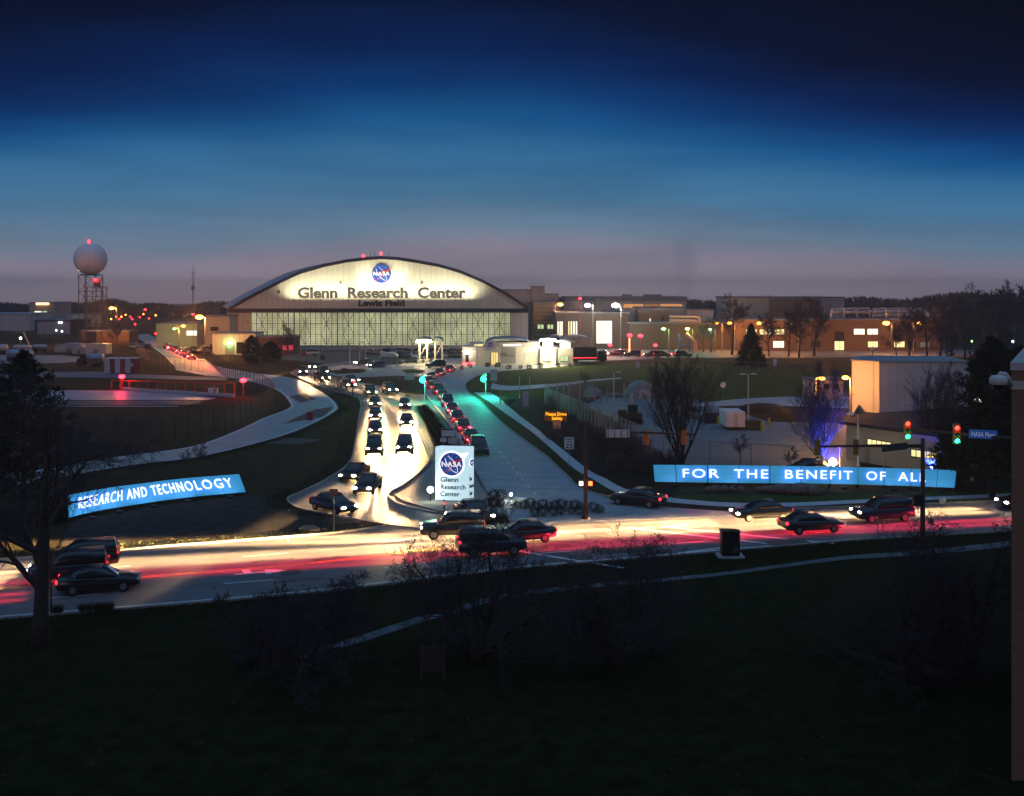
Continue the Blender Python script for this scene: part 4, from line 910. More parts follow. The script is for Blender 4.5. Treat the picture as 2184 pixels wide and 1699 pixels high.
# amber message board
p = G(1186,915); t = thing('message_board',"amber electronic board reading Please Drive Safely in the shrub bed",'sign',p); zf = lambda y: HC-(y-YH)*p.y/F
X = lambda x: A(x,0,p.y).x-p.x
b = MB(); b.bx(X(1161),X(1209),-.1,.15,zf(898.5),zf(878)); s1 = b.build('housing',mat("board_amber_face",(.02,.015,.01),.5,emit=.05,ecol=(1,.22,.01)),t)
b = MB(); put_text(b,"Please Drive",Matrix.Translation((0,-.115,zf(886.6))),.56,.01,.006,1,width=X(1207)-X(1163)); put_text(b,"Safely",Matrix.Translation((.12,-.115,zf(895.8))),.56,.01,.006,1,width=X(1199)-X(1176)); b.build('lettering',glow("amber_leds",(1,.40,.012),2.2),s1)
b = MB(); b.bx(X(1179),X(1196),-.05,.1,0,zf(899)); b.build('pedestal',mat("pedestal_grey",(.22,.17,.18)),t); lamp(t,(0,-1.2,zf(888)),55,(1,.4,.03),.4)
# ---------------------------------------------------------------- street lamps
m_lp = mat("lamp_pole_steel",(.22,.20,.19),.45,.6)
def street_lamp(lab,x,yl,yb,col,lm,pw,side=1,arm=1.6,group='street lamps far behind',r=.34,two=False):
    p = G(x,yb); h = (yb-yl)/S(yb); t = thing('street_lamp',lab,'street lamp',p,0,group)
    b = MB(); b.lathe([(.22,0),(.16,.4),(.09,h)],(side*arm,0,0),8); b.build('pole',m_lp,t)
    for s in ((-1,1) if two else (side,)):
        b = MB(); b.tube([(side*arm,0,h-.1),(side*arm*.5 if not two else 0,0,h+.2),(0,0,h+.12)] if not two else [(0,0,h),(s*.9,0,h+.05)],.06,6); b.build('arm',m_lp,t)
    b = MB(); b.ball((0,0,h),r*1.3,12,8,(1.25,1,.7)); b.build('lamp_head',lm,t)
    if pw: lamp(t,(0,-.9,h-.6),pw*3.0,col,.3)
    return t
oc = (1,.36,.07)
for lab,x,yl,yb,col,lm,pw,sd,rr in (
  ("orange street lamp standing right of the radar tower",238,658,737,oc,ORA,5000,1,.48),
  ("brightest orange street lamp just left of the hangar",425,677,766,oc,ORA,7000,1,.62),
  ("small orange street lamp over the white vehicles left of the hangar",391,696,750,oc,ORA,1100,-1,.36),
  ("small green lamp left of the white vehicles beyond the service road",372,702,745,(.6,1,.3),GRN,300,1,.30),
  ("orange lamp in front of the slatted building right of the hangar",1195,650,744,oc,ORA,3000,-1,.52),
  ("white lamp on the skyline left of the dark chimney's twin",1253,652,750,(1,1,.85),WHI,1500,1,.52),
  ("brightest white lamp above the brick hall",1313,652,750,(1,1,.82),WHI,2600,1,.66),
  ("green lamp nearest the brick hall",1415,702,752,(.4,1,.3),GRN,420,1,.36),
  ("yellow green lamp in the middle of three before the brown building",1466,702,752,(.6,1,.2),glow("yellow_green_lamp",(.7,1,.15),16),420,1,.36),
  ("small pale green lamp behind the bare tree beside the brown building",1514,703,753,(.6,1,.6),GRN,200,1,.26),
  ("orange lamp behind bare branches at the brown building's right end",1529,690,750,oc,ORA,1100,1,.38),
  ("orange lamp at the left trunk before the big windowless shed",1556,690,750,oc,ORA,1100,1,.38),
  ("orange lamp above the leftmost lit office window",1619,690,752,oc,ORA,1200,1,.38),
  ("orange lamp in front of the tall shed's brown half",1691,690,754,oc,ORA,1400,1,.42),
  ("brightest orange lamp at the right end of the brick office",1890,690,757,oc,ORA,3200,1,.58),
  ("orange lamp far right near the red beacon",1960,690,757,oc,ORA,1300,-1,.40),
  ("orange lamp in the yard among the blue lit tree's branches",1753,808,962,oc,ORA,1000,-1,.22),
  ("orange lamp close to the pale windowless block's left wall",1803,806,884,oc,ORA,1500,1,.30)):
    street_lamp(lab,x,yl,yb,col,lm,pw,sd,1.5 if yl<760 else .7,'street lamps' ,rr)
def unlit(lab,x,yt,yb,two,side=1):
    p = G(x,yb); h = (yb-yt)/S(yb); t = thing('lamp_post',lab,'lamp post',p,0,"unlit lamp posts")
    b = MB(); b.lathe([(.2,0),(.12,.5),(.08,h)],(0,0,0),8); b.build('pole',mat("pale_lamp_pole",(.42,.36,.36),.5),t)
    for s in ((-1,1) if two else (side,)):
        b = MB(); b.tube([(0,0,h-.05),(s*.35,0,h+.05)],.05,5); a = b.build('arm',m_galv,t)
        b = MB(); b.ball((s*.75,0,h+.05),.42,12,6,(1,.5,.28)); b.build('lamp_head',mat("pale_lamp_head",(.45,.5,.55),.4),t)
    return t
unlit("unlit lamp post with two pale heads beside the dark rear lawn",1596,799,897,True)
unlit("unlit single arm lamp post beside the tarped mounds",1309,795,859,False)
unlit("unlit post with a head to the left near the tower block's corner",1830,884,995,False,-1)
unlit("unlit single post at the rear parking lot's centre",911-1,765-35,780-6,False)
for lab,x,yt,yb in (("leftmost slim lamp post along the bright curve",746,733,775),("slim post left of the lot's notice",767,731,775),("slim post right of the lot's notice",780,734,775),("slim post beside the glass bus shelter",813,731,775),("slim post right of the parked rows",878,724,769),("slim pale pole at the gatehouse's left end",1017,728,783)): unlit(lab,x,yt,yb,False)
# red beacons on poles and far red lights
def beacon(lab,x,y,yb,r,pw=0,group=None):
    p = G(x,yb); z = HC-(y-YH)*p.y/F; t = thing('obstruction_light',lab,'beacon',p,0,group)
    b = MB(); b.lathe([(.12,0),(.07,.2),(.06,z-.2)],(0,0,0),8); b.bx(-.25,.25,-.12,.12,z-.35,z-.2); b.build('pole',mat("red_post",(.3,.03,.03)),t)
    b = MB(); b.ball((0,-.02,z),r,12,8,(1.2,1,.8)); b.build('lens',RED,t)
    if pw: lamp(t,(0,-.6,z+.1),pw,(1,.02,.05),.2)
beacon("large red beacon in front of the red and white striped hut",260,804,832,.46,1000)
beacon("large red beacon at the corner of the security fence",519,812,848,.46,1000)
for lab,x,y,yb,r in (("red light on a pole in the far field left of centre",310,661,712,.4),("red light by the distant fields, upper one",365-33,713-1,730,.3),("tiny red dot low in the distant field",338,727-1,738,.3),("red signal left of the lit display column",1301,737,760,.42),("left of the two glaring red signals",1343,716,756,.55),("right of the two glaring red signals",1366,717,756,.55),("small red signal at the lit street's right end",1398,737,760,.42),("red beacon far right above the trees",1996,681,757,.32),("small red beacon left of the skyline's white lamp",1237,637,748,.35),("red light near the antenna mast foot",412,671,745,.3)):
    beacon(lab,x,y,yb,r, 900 if r>.41 else 0,"red lights")
# ---------------------------------------------------------------- red approach rail
pa, pb = G(238,829), G(500,846); t = thing('approach_rail',"long red rail on thin posts joining the two red beacons",'rail',((pa.x+pb.x)/2,(pa.y+pb.y)/2,0))
m_rr_ = mat("red_lit_rail",(.35,.03,.025),.5,emit=.025,ecol=(1,.04,.04)); b = MB()  # red lamplight put into the rail's colour, with a faint glow
za, zb = HC-(812-YH)*pa.y/F, HC-(819-YH)*pb.y/F
b.tube([(pa.x,pa.y,za),(pb.x,pb.y,zb)],.11,6); part('rail',b,m_rr_,t)
for k in range(14):
    q = pa.lerp(pb,k/13); b = MB(); b.bx(q.x-.09,q.x+.09,q.y-.09,q.y+.09,0,za+(zb-za)*k/13-.05); part('post',b,m_rr_,t)
q = G(455,842); t = thing('equipment_box',"small white box at the foot of the red rail",'box',q); b = MB(); b.bx(-.75,.75,-.4,.4,.1,1.0); b.bx(-.8,.8,-.45,.45,1.0,1.06); b.build('cabinet',m_white,t); b = MB(); b.bx(-.6,-.4,-.2,.2,0,.1); b.bx(.4,.6,-.2,.2,0,.1); b.build('foot',m_dark,t)
b = MB(); a0, a1 = G(262,833), G(500,848); b.add([a0,a1,a1+Vector((0,0,.5)),a0+Vector((0,0,.5)),a0+Vector((0,.3,0)),a1+Vector((0,.3,0)),a1+Vector((0,.3,.5)),a0+Vector((0,.3,.5))],[(0,1,2,3),(3,2,6,7),(5,4,7,6),(0,3,7,4),(1,5,6,2)]); tag(b.build('barrier',mat("white_barrier",(.45,.42,.48))),"low white barrier running along beneath the red rail",'barrier')
# ---------------------------------------------------------------- fences
m_post = mat("fence_post_steel",(.06,.045,.045),.6,.4); m_postp = mat("fence_post_pink",(.30,.20,.22),.6,.3)
def fence(lab,base,h,step,mp=m_post,mv=None,barb=True,rail=True,smooth=False,name='chain_link_fence'):
    P = catmull(px(base),60) if smooth else px(base); c = P[len(P)//2]; t = thing(name,lab,'fence',(c.x,c.y,0))
    b = MB(); up = Vector((0,0,h)); vs = []
    for p in P: vs += [p+Vector((0,0,.05)), p+up]
    b.add(vs,[(2*i,2*i+1,2*i+3,2*i+2) for i in range(len(P)-1)]); part('wire_mesh',b,mv or veil("dark_wire_mesh",(.05,.045,.05),.20),t)
    if rail:
        b = MB(); b.tube([p+up for p in P],.03,5); part('top_rail',b,mp,t)
    n = 0
    for p,d in march(P,step):
        if n > 90: break
        n += 1; b = MB(); b.tube([p,p+up+Vector((0,0,.05))]+([p+up+Vector((-d.y*.35,d.x*.35,.45))] if barb else []),.045,5); part('post',b,mp,t)
    if barb:
        b = MB()
        for q in (.12,.26,.42):
            pp = []
            for i,p in enumerate(P):
                d = (P[min(i+1,len(P)-1)]-P[max(i-1,0)]).normalized(); pp.append(p+up+Vector((-d.y*q*.8,d.x*q*.8,q)))
            b.tube(pp,.008,3)
        part('barbed_wire',b,mp,t)
    return t
fence("dark security fence with barbed top sweeping up to the red beacon at left",[(205,960),(262,957),(323,953),(380,942),(440,929),(490,917),(525,904),(560,886),(584,866)],3.0,2.4,smooth=True)
fence("security fence running back along the service road's left edge",[(585,865),(572,848),(548,834),(520,824),(495,812),(470,797),(458,786),(440,770),(430,758)],3.0,2.6,smooth=True)
fence("low rusty rail topped fence between the tank trailers and the service road",[(290,752),(310,768),(340,782),(400,792),(436,796)],2.6,3.0,m_postp,barb=False)
fence("fence between the service road and the bright curve of the drive",[(489,777),(560,786),(620,798),(650,805),(690,820),(725,836),(748,850)],2.4,2.6,barb=False)
fence("pink tinged chain link fence slanting behind the amber board",[(1162,861),(1230,893),(1300,925),(1370,960),(1432,988)],2.6,1.6,m_postp,veil("pink_wire_mesh",(.32,.24,.27),.34),False)
fence("high fence behind the right blue sign along the yard",[(1432,990),(1560,1004),(1700,1010),(1850,1012),(2020,1016)],2.7,4.2,m_postp,veil("dark_wire_mesh",(.05,.045,.05),.2),False)
fence("thin fence on the rear lawn in front of the brick office",[(1500,789),(1570,790),(1640,793),(1720,795)],1.9,6.0,m_postp,barb=False)
fence("short pink fence bay closing the rear end of the yard",[(1162,861),(1205,857),(1272,852)],3.0,2.4,m_postp,veil("pink_wire_mesh",(.32,.24,.27),.3),False)
fence("steel railing along the service yard's far right",[(1620,890),(1700,893),(1790,897)],1.4,1.5,m_post,barb=False)
fence("fence line along the front of the rear parking lot",[(830,757),(905,758),(985,760)],1.8,6.0,m_post,barb=False)
fence("fence between the parked tank trailers and the brick wall",[(0,731),(90,733),(180,738),(280,742)],1.6,7.0,m_post,barb=False)
# ---------------------------------------------------------------- radar tower, antenna
dR = dep(727); px0 = A(193,727,dR); t = thing('radar_tower',"tall lattice tower carrying a big white radar ball with a red top light",'radar tower',(px0.x,dR,0))
rS = 34/2160*dR; cz = A(193,553,dR).z
b = MB(); b.ball((0,0,cz),rS,32,20); b.build('radome',mat("radome_afterglow_pink",(.80,.70,.74),.5,var=.03,scale=.3),t,True)  # white ball tinted pink, afterglow put into its colour
b = MB(); b.lathe([(rS*.55,0),(rS*.62,.25),(rS*.62,.5)],(0,0,A(0,586.5,dR).z-.3),20); b.build('platform',m_steel,t)
m_lat = mat("lattice_steel",(.10,.085,.085),.6,.4)
def lattice(par,x0,x1,z0,z1,rows,rad=.16,dy=None):
    w_ = x1-x0; cs = [(x0,-w_/2),(x1,-w_/2),(x1,w_/2),(x0,w_/2)]
    for c in cs: b = MB(); b.tube([(c[0],c[1],z0),(c[0],c[1],z1)],rad,5); b.build('leg',m_lat,par)
    b = MB()
    for i in range(rows):
        za,zb_ = z0+(z1-z0)*i/rows, z0+(z1-z0)*(i+1)/rows
        for k in range(4):
            a,c = cs[k],cs[(k+1)%4]; f = i%2
            b.tube([(*a,zb_),(*c,zb_)],rad*.6,4); b.tube([(*(a if f else c),za),(*(c if f else a),zb_)],rad*.5,4)
    b.build('bracing',m_lat,par)
XL = lambda x: A(x,0,dR).x-px0.x
lattice(t,XL(175.5),XL(212),0,A(0,587,dR).z,4,.17)
b = MB(); b.tube([(XL(186),-2,A(0,590,dR).z),(XL(186),-2,0)],.12,4); b.build('ladder',m_lat,t)
b = MB(); b.ball((XL(190),0,cz+rS+.55),.5,10,8); b.build('beacon',RED,t); b = MB(); b.tube([(XL(193),0,cz+rS-.1),(XL(193),0,cz+rS+2.0)],.06,4); b.build('lightning_rod',m_lat,t)
for x,z in ((218,574),(170,577)): b = MB(); b.ball((XL(x)*.93,-rS*.25,A(0,z,dR).z),.22,8,6); b.build('rim_lamp',glow("cool_rim_lamp",(.9,1,.8),5),t)
dQ = dR-12; q0 = A(207,732,dQ); t = thing('radar_tower',"shorter lattice tower with pale antenna panel before the ball tower",'radar tower',(q0.x,dQ,0))
XL = lambda x: A(x,0,dQ).x-q0.x; lattice(t,XL(192),XL(222),0,A(0,613,dQ).z,6,.14)
b = MB(); b.bx(XL(190),XL(224),-3.2,3.2,A(0,613,dQ).z,A(0,612,dQ).z); b.tube([(XL(190),-3.2,A(0,608.5,dQ).z),(XL(224),-3.2,A(0,608.5,dQ).z)],.06,4); b.build('platform',m_lat,t)
b = MB(); b.bx(XL(202),XL(212),-1,1,A(0,612,dQ).z,A(0,603,dQ).z); b.build('drive_unit',mat("rust_orange",(.28,.10,.05)),t)
b = MB(); b.bx(XL(196),XL(217),-.4,.2,A(0,603,dQ).z,A(0,595,dQ).z); b.build('antenna',mat("antenna_pale",(.4,.38,.4)),t)
b = MB(); b.ball((XL(205),-.8,A(0,597.5,dQ).z),.45,10,8); b.build('beacon',RED,t)
d0 = dep(700); q0 = A(412,700,d0); t = thing('antenna_mast',"thin lattice radio mast on the skyline left of the hangar",'antenna',(q0.x,d0,0)); XL = lambda x: A(x,0,d0).x-q0.x; zf = lambda y: A(0,y,d0).z
b = MB()
for x in (410.7,413.3): b.tube([(XL(x),0,0),(XL(x),0,zf(583))],.10,4)
for k in range(26): za,zb_ = zf(583)*k/26,zf(583)*(k+1)/26; b.tube([(XL(410.7 if k%2 else 413.3),0,za),(XL(413.3 if k%2 else 410.7),0,zb_)],.07,4)
b.tube([(0,0,zf(583)),(0,0,zf(565))],.09,4); b.build('mast',m_lat,t)
b = MB(); b.tube([(XL(409),0,zf(582)),(XL(415),0,zf(582))],.12,4); b.tube([(XL(409),0,zf(582)),(XL(409),0,zf(576))],.08,4); b.tube([(XL(415),0,zf(582)),(XL(415),0,zf(576))],.08,4); b.tube([(XL(408),0,zf(655)),(XL(413),0,zf(655))],.1,4); b.build('cross_arm',m_lat,t)
b = MB(); b.ball((0,-.3,zf(614.5)),1.0,12,8,(1,.5,1)); b.build('dish',mat("dish_grey",(.3,.3,.33)),t)
# ---------------------------------------------------------------- trailers, hut, tanks at the left
def wheelset(par,xs,y0,r,m=m_black):
    for x in xs: b = MB(); b.tube([(x,y0-.12,r),(x,y0+.14,r)],r,14); b.build('wheel',m,par)
m_tankb = mat("tank_steel_blue",(.26,.31,.38),.35,.5,var=.1); m_tankp = mat("tank_pale",(.42,.38,.36),.45,.3,var=.1)
def tanker(lab,x0,x1,yt,yb,m):
    p = G((x0+x1)/2,yb); sc_ = S(yb); L = (x1-x0)/sc_; h = (yb-yt)/sc_; r = h*.33; t = thing('tank_trailer',lab,'tank trailer',p,0,"tank trailers on the apron")
    b = MB(); b.tube([(-L/2,0,h-r),(-L/2+.25,0,h-r),(L/2-.25,0,h-r),(L/2,0,h-r)],[r*.6,r,r,r*.6],18); b.build('tank',m,t,True)
    b = MB(); b.bx(-L/2+.3,L/2-.3,-r*.6,r*.6,h-2*r-.25,h-2*r+.05); b.bx(-L*.3,-L*.2,-.4,.4,.45,h-2*r); b.bx(L*.2,L*.3,-.4,.4,.45,h-2*r); b.build('chassis',m_dark,t)
    wheelset(t,(-L*.36,-L*.22,L*.25,L*.38),-r*.7,.5); 
    b = MB(); b.lathe([(.25,0),(.25,.25),(.05,.3)],(0,0,h-.05),10); b.build('hatch',m_steel,t); return t
tanker("blue grey tank trailer nearest the left pine",14,70,746,772,m_tankb)
tanker("pale tank trailer at the photo's left edge",-22,16,735,757,m_tankp)
tanker("pale tank trailer right of the edge one",29,66,736,754,m_tankp)
tanker("shorter tank trailer at the middle of the apron",70,100,735,752,m_tankb)
def shed(lab,x0,x1,yt,yb,m,vault_=True,mr=None):
    p = G((x0+x1)/2,yb); s_ = S(yb); L = (x1-x0)/s_; h = (yb-yt)/s_; t = thing('storage_container' if not vault_ else 'quonset_shed',lab,'shed',p)
    b = MB(); b.bx(-L/2,L/2,0,4,.1,h*(.62 if vault_ else .93)); b.build('wall',m,t); b = MB()
    if vault_:
        prof = [(L/2*math.cos(math.pi*k/8)*1.02,h*.62+h*.38*math.sin(math.pi*k/8)) for k in range(9)]; b.xz(prof,-.1,4.1)
    else: b.bx(-L/2-.05,L/2+.05,-.05,4.05,h*.93,h)
    b.build('roof',mr or m,t); b = MB(); b.bx(-L*.12,L*.12,-.06,-.01,.1,h*.5); b.build('door',m_steel,t); return t
shed("long container with a blue grey rounded roof on the apron",116,182,733,753,m_tankp,True,m_tankb)
shed("small pale vaulted shed right of the blue roofed container",154,182,738,756,m_tankp)
shed("boxy white container behind the tank truck",182,226,734,757,m_tankp,False)
p = G(198,783); t = thing('tank_truck',"pale blue tank truck with dark cab and looped hoses beside the striped hut",'truck',p); k = 1/S(783)
b = MB(); b.tube([(-13*k,0,2.1),(-12*k,0,2.1),(22*k,0,2.1),(23*k,0,2.1)],[.7,1.0,1.0,.7],18); b.build('tank',m_tankb,t,True)
b = MB(); b.xz([(-30*k,.5),(-14*k,.5),(-14*k,2.9),(-22*k,2.9),(-24*k,2.0),(-30*k,1.8)],-1.1,1.1); cb = b.build('cab',m_dark,t); b = MB(); b.bx(-23*k,-16*k,-1.12,-1.105,1.95,2.6); b.build('window',m_glass,cb)
b = MB(); b.bx(-14*k,24*k,-.8,.8,.7,1.05); b.build('chassis',m_dark,t); wheelset(t,(-24*k,6*k,13*k,19*k),-.95,.5)
b = MB()
for i in range(4): b.tube([(-4*k+i*.5,-.3,3.0),(2*k+i*.5,-.5,3.5+.15*i),(10*k+i*.3,-.5,3.9),(20*k,-.4,3.8)],.07,5)
b.build('hose',m_tankp,t)
b = MB()
for i in range(4): b.bx(-6*k+i*7*k-.06,-6*k+i*7*k+.06,-1.06,-.98,.6,1.9)
b.build('rail',mat("pale_orange_rail",(.5,.32,.2)),t)
p = G(256,797); s_ = S(797); L = 66/s_; t = thing('striped_hut',"red and white striped equipment hut behind the left beacon",'hut',p)
for i in range(6):
    b = MB(); b.bx(-L/2+L*i/6,-L/2+L*(i+1)/6,0,2.6,.1,3.05); b.build('wall_panel',mat("hut_white",(.50,.48,.52),.6) if i%2==0 else mat("hut_red",(.30,.03,.035),.6),t)
b = MB(); b.bx(-L/2-.1,L/2+.1,-.1,2.7,3.06,3.2); b.build('roof',mat("hut_white",(.5,.48,.52)),t); b = MB(); b.bx(L*.27,L*.42,-.35,-.01,1.4,2.2); b.bx(-L*.44,-L*.3,-.5,-.4,1.1,1.8); b.build('meter_box',mat("hut_white",(.5,.48,.52)),t)
p = G(43,741); s_ = S(741); t = thing('boom_lift',"pale lattice platform raised on a slanted mast above the tank trailers",'lift',p)
b = MB(); b.tube([(3.0,0,0),(1.0,0,4.6)],.22,6); b.build('boom',mat("buff_pipe",(.5,.38,.28)),t); b = MB()
for z in (4.5,5.2,6.0): b.tube([(-1.8,0,z),(1.7,0,z+.1)],.07,4)
for x in (-1.8,-.9,0,.9,1.7): b.tube([(x,0,4.5),(x,0,6.05)],.06,4)
b.build('platform',m_tankp,t)
p = G(44,739); t = thing('street_lamp',"small cool white lamp on a short pole above the tank trailers",'street lamp',p,0,'street lamps'); b = MB(); h = (739-722)/S(739); b.tube([(0,0,0),(0,0,h)],.06,5); b.build('pole',m_lp,t); b = MB(); b.ball((0,0,h),.33,10,8); b.build('lamp_head',WHI,t); lamp(t,(0,-.6,h),500,(.9,1,.85),.2)
# ---------------------------------------------------------------- cabinet, boulders, bus shelter, yard gear
p = G(1559,1191); t = thing('utility_cabinet',"black traffic control cabinet on a concrete pad at the grass edge",'cabinet',p); 
b = MB(); b.box((0,.35,.06),(1.75,1.15,.14)); b.build('pad',m_walk,t); b = MB(); b.box((0,.35,.94),(1.18,.8,1.6)); b.box((0,.35,1.76),(1.26,.88,.06)); c_ = b.build('body',mat("black_cabinet",(.016,.014,.015),.4,.2),t)
b = MB(); b.box((-.02,-.06,.92),(1.04,.03,1.42)); d_ = b.build('door',mat("black_cabinet_door",(.02,.018,.018),.35,.2),c_)
b = MB()
for i in range(7): b.box((.28,-.085,.42+.055*i),(.34,.02,.022))
b.build('vent',m_steel,c_)
rg = random.Random(21); m_stone = mat("boulder_stone",(.17,.13,.11),.85,var=.35,scale=2.5,bump=.5)
for i,(x,y,r) in enumerate([(1512,1048,.30),(1527,1049,.42),(1545,1048,.38),(1562,1048,.3),(1580,1048,.34),(1632,1049,.4),(1648,1051,.5),(1666,1052,.66),(1685,1053,.5),(1707,1055,.78),(1723,1054,.5),(1734,1055,.72),(1745,1052,.4),(1618,1048,.3)]):
    b = MB(); b.ball((0,0,r*.55),r,11,7,(1.15,.85,.75),.14,rg); o = b.build('boulder',m_stone,None,True,G(x,y))
    big = "largest pale boulder in the row below the right blue sign" if i==9 else None
    tag(o, big or "rounded brown boulder in the row below the right blue sign",'boulder',"boulders below the right sign")
for i,(x,y,r) in enumerate([(660,1135,.5)]):
    b = MB(); b.ball((0,0,r*.4),r,11,7,(1.5,.8,.6),.12,rg); tag(b.build('boulder',m_stone,None,True,G(x,y)),"lone flat boulder near the dark sign post by the drive mouth",'boulder')
p = G(828,783); s_ = S(783); t = thing('bus_shelter',"rounded glass shelter beside the bright curve near the parked cars",'shelter',p); L = 38/s_
b = MB(); b.xz([(-L/2,2.4)]+[(L/2*math.cos(math.pi*k/8),2.4+.9*math.sin(math.pi*k/8)) for k in range(8,-1,-1)]+[(L/2,2.3)],0,2.2); b.build('roof',mat("pale_polycarbonate",(.5,.5,.52),.3),t)
for x in (-L/2,-L/6,L/6,L/2): b = MB(); b.bx(x-.05,x+.05,0,.1,0,2.4); b.build('post',m_galv,t)
b = MB(); b.bx(-L/2,L/2,2.0,2.06,.3,2.3); b.build('glass_panel',mat("shelter_glass",(.2,.22,.25),.2),t)
m_tarp = mat("grey_tarp",(.17,.18,.20),.6,var=.25,scale=.7,bump=.4)
def mound(lab,x,y,rx,ry,h,m,name='tarp_mound'):
    p = G(x,y); n = 20; b = MB(); r_ = random.Random(int(x)); vs = []; fs = []; rows = 7
    for i in range(rows+1):
        q = i/rows; rr = math.cos(q*math.pi/2)**.8
        for k in range(n):
            a = 2*math.pi*k/n; j = 1+r_.uniform(-.1,.1)*(i<rows); vs.append((rx*rr*j*math.cos(a),ry*rr*j*math.sin(a),h*math.sin(q*math.pi/2)**1.2*(1+r_.uniform(-.05,.05))))
    fs = [(i*n+k,i*n+(k+1)%n,(i+1)*n+(k+1)%n,(i+1)*n+k) for i in range(rows) for k in range(n)]
    b.add(vs,fs); tag(b.build(name,m,None,True,p),lab,'mound')
mound("large grey tarpaulin covered mound in the yard",1364,848,2.6,1.6,2.7,m_tarp); mound("small grey tarpaulin covered mound left of the big one",1264,846,1.6,1.1,1.5,m_tarp)
mound("flat heap of dark soil beside the white pickup",1625,880,4,1.6,1.3,m_soil,'soil_heap')
for i,(x,y,r) in enumerate([(1310,846,1.0),(1328,845,.8),(1295,846,.7)]): mound(["low rubble heap between the two tarped mounds","small rubble heap against the large mound","smallest rubble heap beside the small mound"][i],x,y,r*1.4,r*.7,r*.6,m_stone,'rubble_heap')
def pipe(lab,x,yt,yb,hook):
    p = G(x,yb); h = (yb-yt)/S(yb); b = MB(); t = thing('vent_pipe',lab,'pipe',p,0,"yard vent pipes")
    b.tube([(0,0,0),(0,0,h*.8),(.1,0,h*.97),(.4,0,h),(.7,0,h*.9),(.75,0,h*.7)] if hook else [(0,0,0),(0,0,h)],.28 if hook else .3,10); b.build('pipe',mat("pipe_cream",(.34,.31,.28),.5),t)
    b = MB(); b.lathe([(.45,0),(.45,.15),(.3,.2)],(0,0,0),12); b.build('flange',m_steel,t)
pipe("upright vent pipe in front of the large tarped mound",1346,840,868,False); pipe("hooked vent pipe right of the upright one",1366,836,854,True); pipe("second hooked vent pipe furthest right on the slab",1384,842,858,True)
for i,(x,yt,yb) in enumerate([(1202,815,850),(1214,818,850),(1236,833,858),(1255,823,855),(1269,842,858),(1282,843,858),(1296,826,858),(1331,816,858),(1189,820,846),(1130,805,835),(1067,836-2,862),(1108,803,850)]):
    b = MB(); h = (yb-yt)/S(yb); b.tube([(0,0,0),(0,0,h*.97),(0,0,h)],[.11,.11,.06],8); tag(b.build('bollard',m_postp,None,False,G(x,yb)),"pinkish standing post near the yard's rear fence bay",'post',"pink posts behind the amber board")
p = G(1344,905); t = thing('bulldozer',"dark tracked bulldozer parked under the bare tree in the yard",'bulldozer',p); 
b = MB(); b.bx(-1.6,1.5,-.9,.9,.8,1.5); b.bx(-1.6,-.6,-.7,.7,1.5,1.9); b.build('body',mat("dozer_dark",(.035,.03,.02),.6),t); b = MB(); b.bx(-.3,.9,-.7,.7,1.5,2.6); c_ = b.build('cab',m_dark,t); b = MB(); b.bx(-.2,.8,-.72,-.705,1.8,2.45); b.build('window',m_glass,c_)
for y in (-1.05,.75): b = MB(); b.xz([(-1.7,.45),(-1.3,0),(1.3,0),(1.7,.45),(1.3,.85),(-1.3,.85)],y,y+.35); b.build('track',m_black,t)
b = MB(); b.xz([(-2.5,.1),(-2.3,.1),(-2.4,.6),(-2.25,1.2),(-2.45,1.2),(-2.6,.6)],-1.4,1.4); b.build('blade',m_steel,t)
p = G(1569,919); t = thing('box_trailer',"white enclosed box trailer standing in the yard",'trailer',p); L = 40/S(919); h = 39/S(919)
b = MB(); b.bx(-L/2,L/2,0,4.2,.45,h); b.bx(-L/2-.03,L/2+.03,-.03,4.23,h-.08,h+.02); b.build('body',mat("trailer_white",(.55,.55,.58),.45,var=.06),t); 
for s in (-1,1): b = MB(); b.bx(min(.02*s,s*(L/2-.08)),max(.02*s,s*(L/2-.08)),-.05,-.005,.5,h-.1); d_ = b.build('door',mat("trailer_door",(.50,.50,.54),.45),t); b = MB(); b.tube([(.14*s,-.08,.5),(.14*s,-.08,h-.15)],.02,5); b.build('lock_rod',m_steel,d_)
for x in (-L/2+.15,L/2-.35):
    b = MB(); b.tube([(x,1.9,.32),(x+.2,1.9,.32)],.32,12); b.build('wheel',m_black,t)
b = MB(); b.bx(-L/2+.1,L/2-.1,.1,4,.3,.46); b.build('chassis',m_dark,t)
for lab,x0,x1,yt,yb in (("dark open dumpster right of the white box trailer",1590,1622,898,918),("dark steel bin left of the white box trailer",1505,1538,884-2,904)):
    p = G((x0+x1)/2,yb); L = (x1-x0)/S(yb); h = (yb-yt)/S(yb); t = thing('dumpster',lab,'dumpster',p); b = MB(); b.xz([(-L/2,.15),(L/2,.15),(L/2+.12,h),(-L/2-.12,h)],0,1.6); bd = b.build('bin',mat("dumpster_dark",(.035,.04,.045),.6),t)
    b = MB()
    for k in range(5): x = -L/2+L*(k+.5)/5; b.bx(x-.05,x+.05,-.07,-.005,.2,h-.05)
    b.build('rib',mat("dumpster_dark",(.035,.04,.045)),bd); b = MB(); b.bx(-L/2,-L/2+.3,.2,1.4,0,.14); b.bx(L/2-.3,L/2,.2,1.4,0,.14); b.build('skid',m_dark,t)
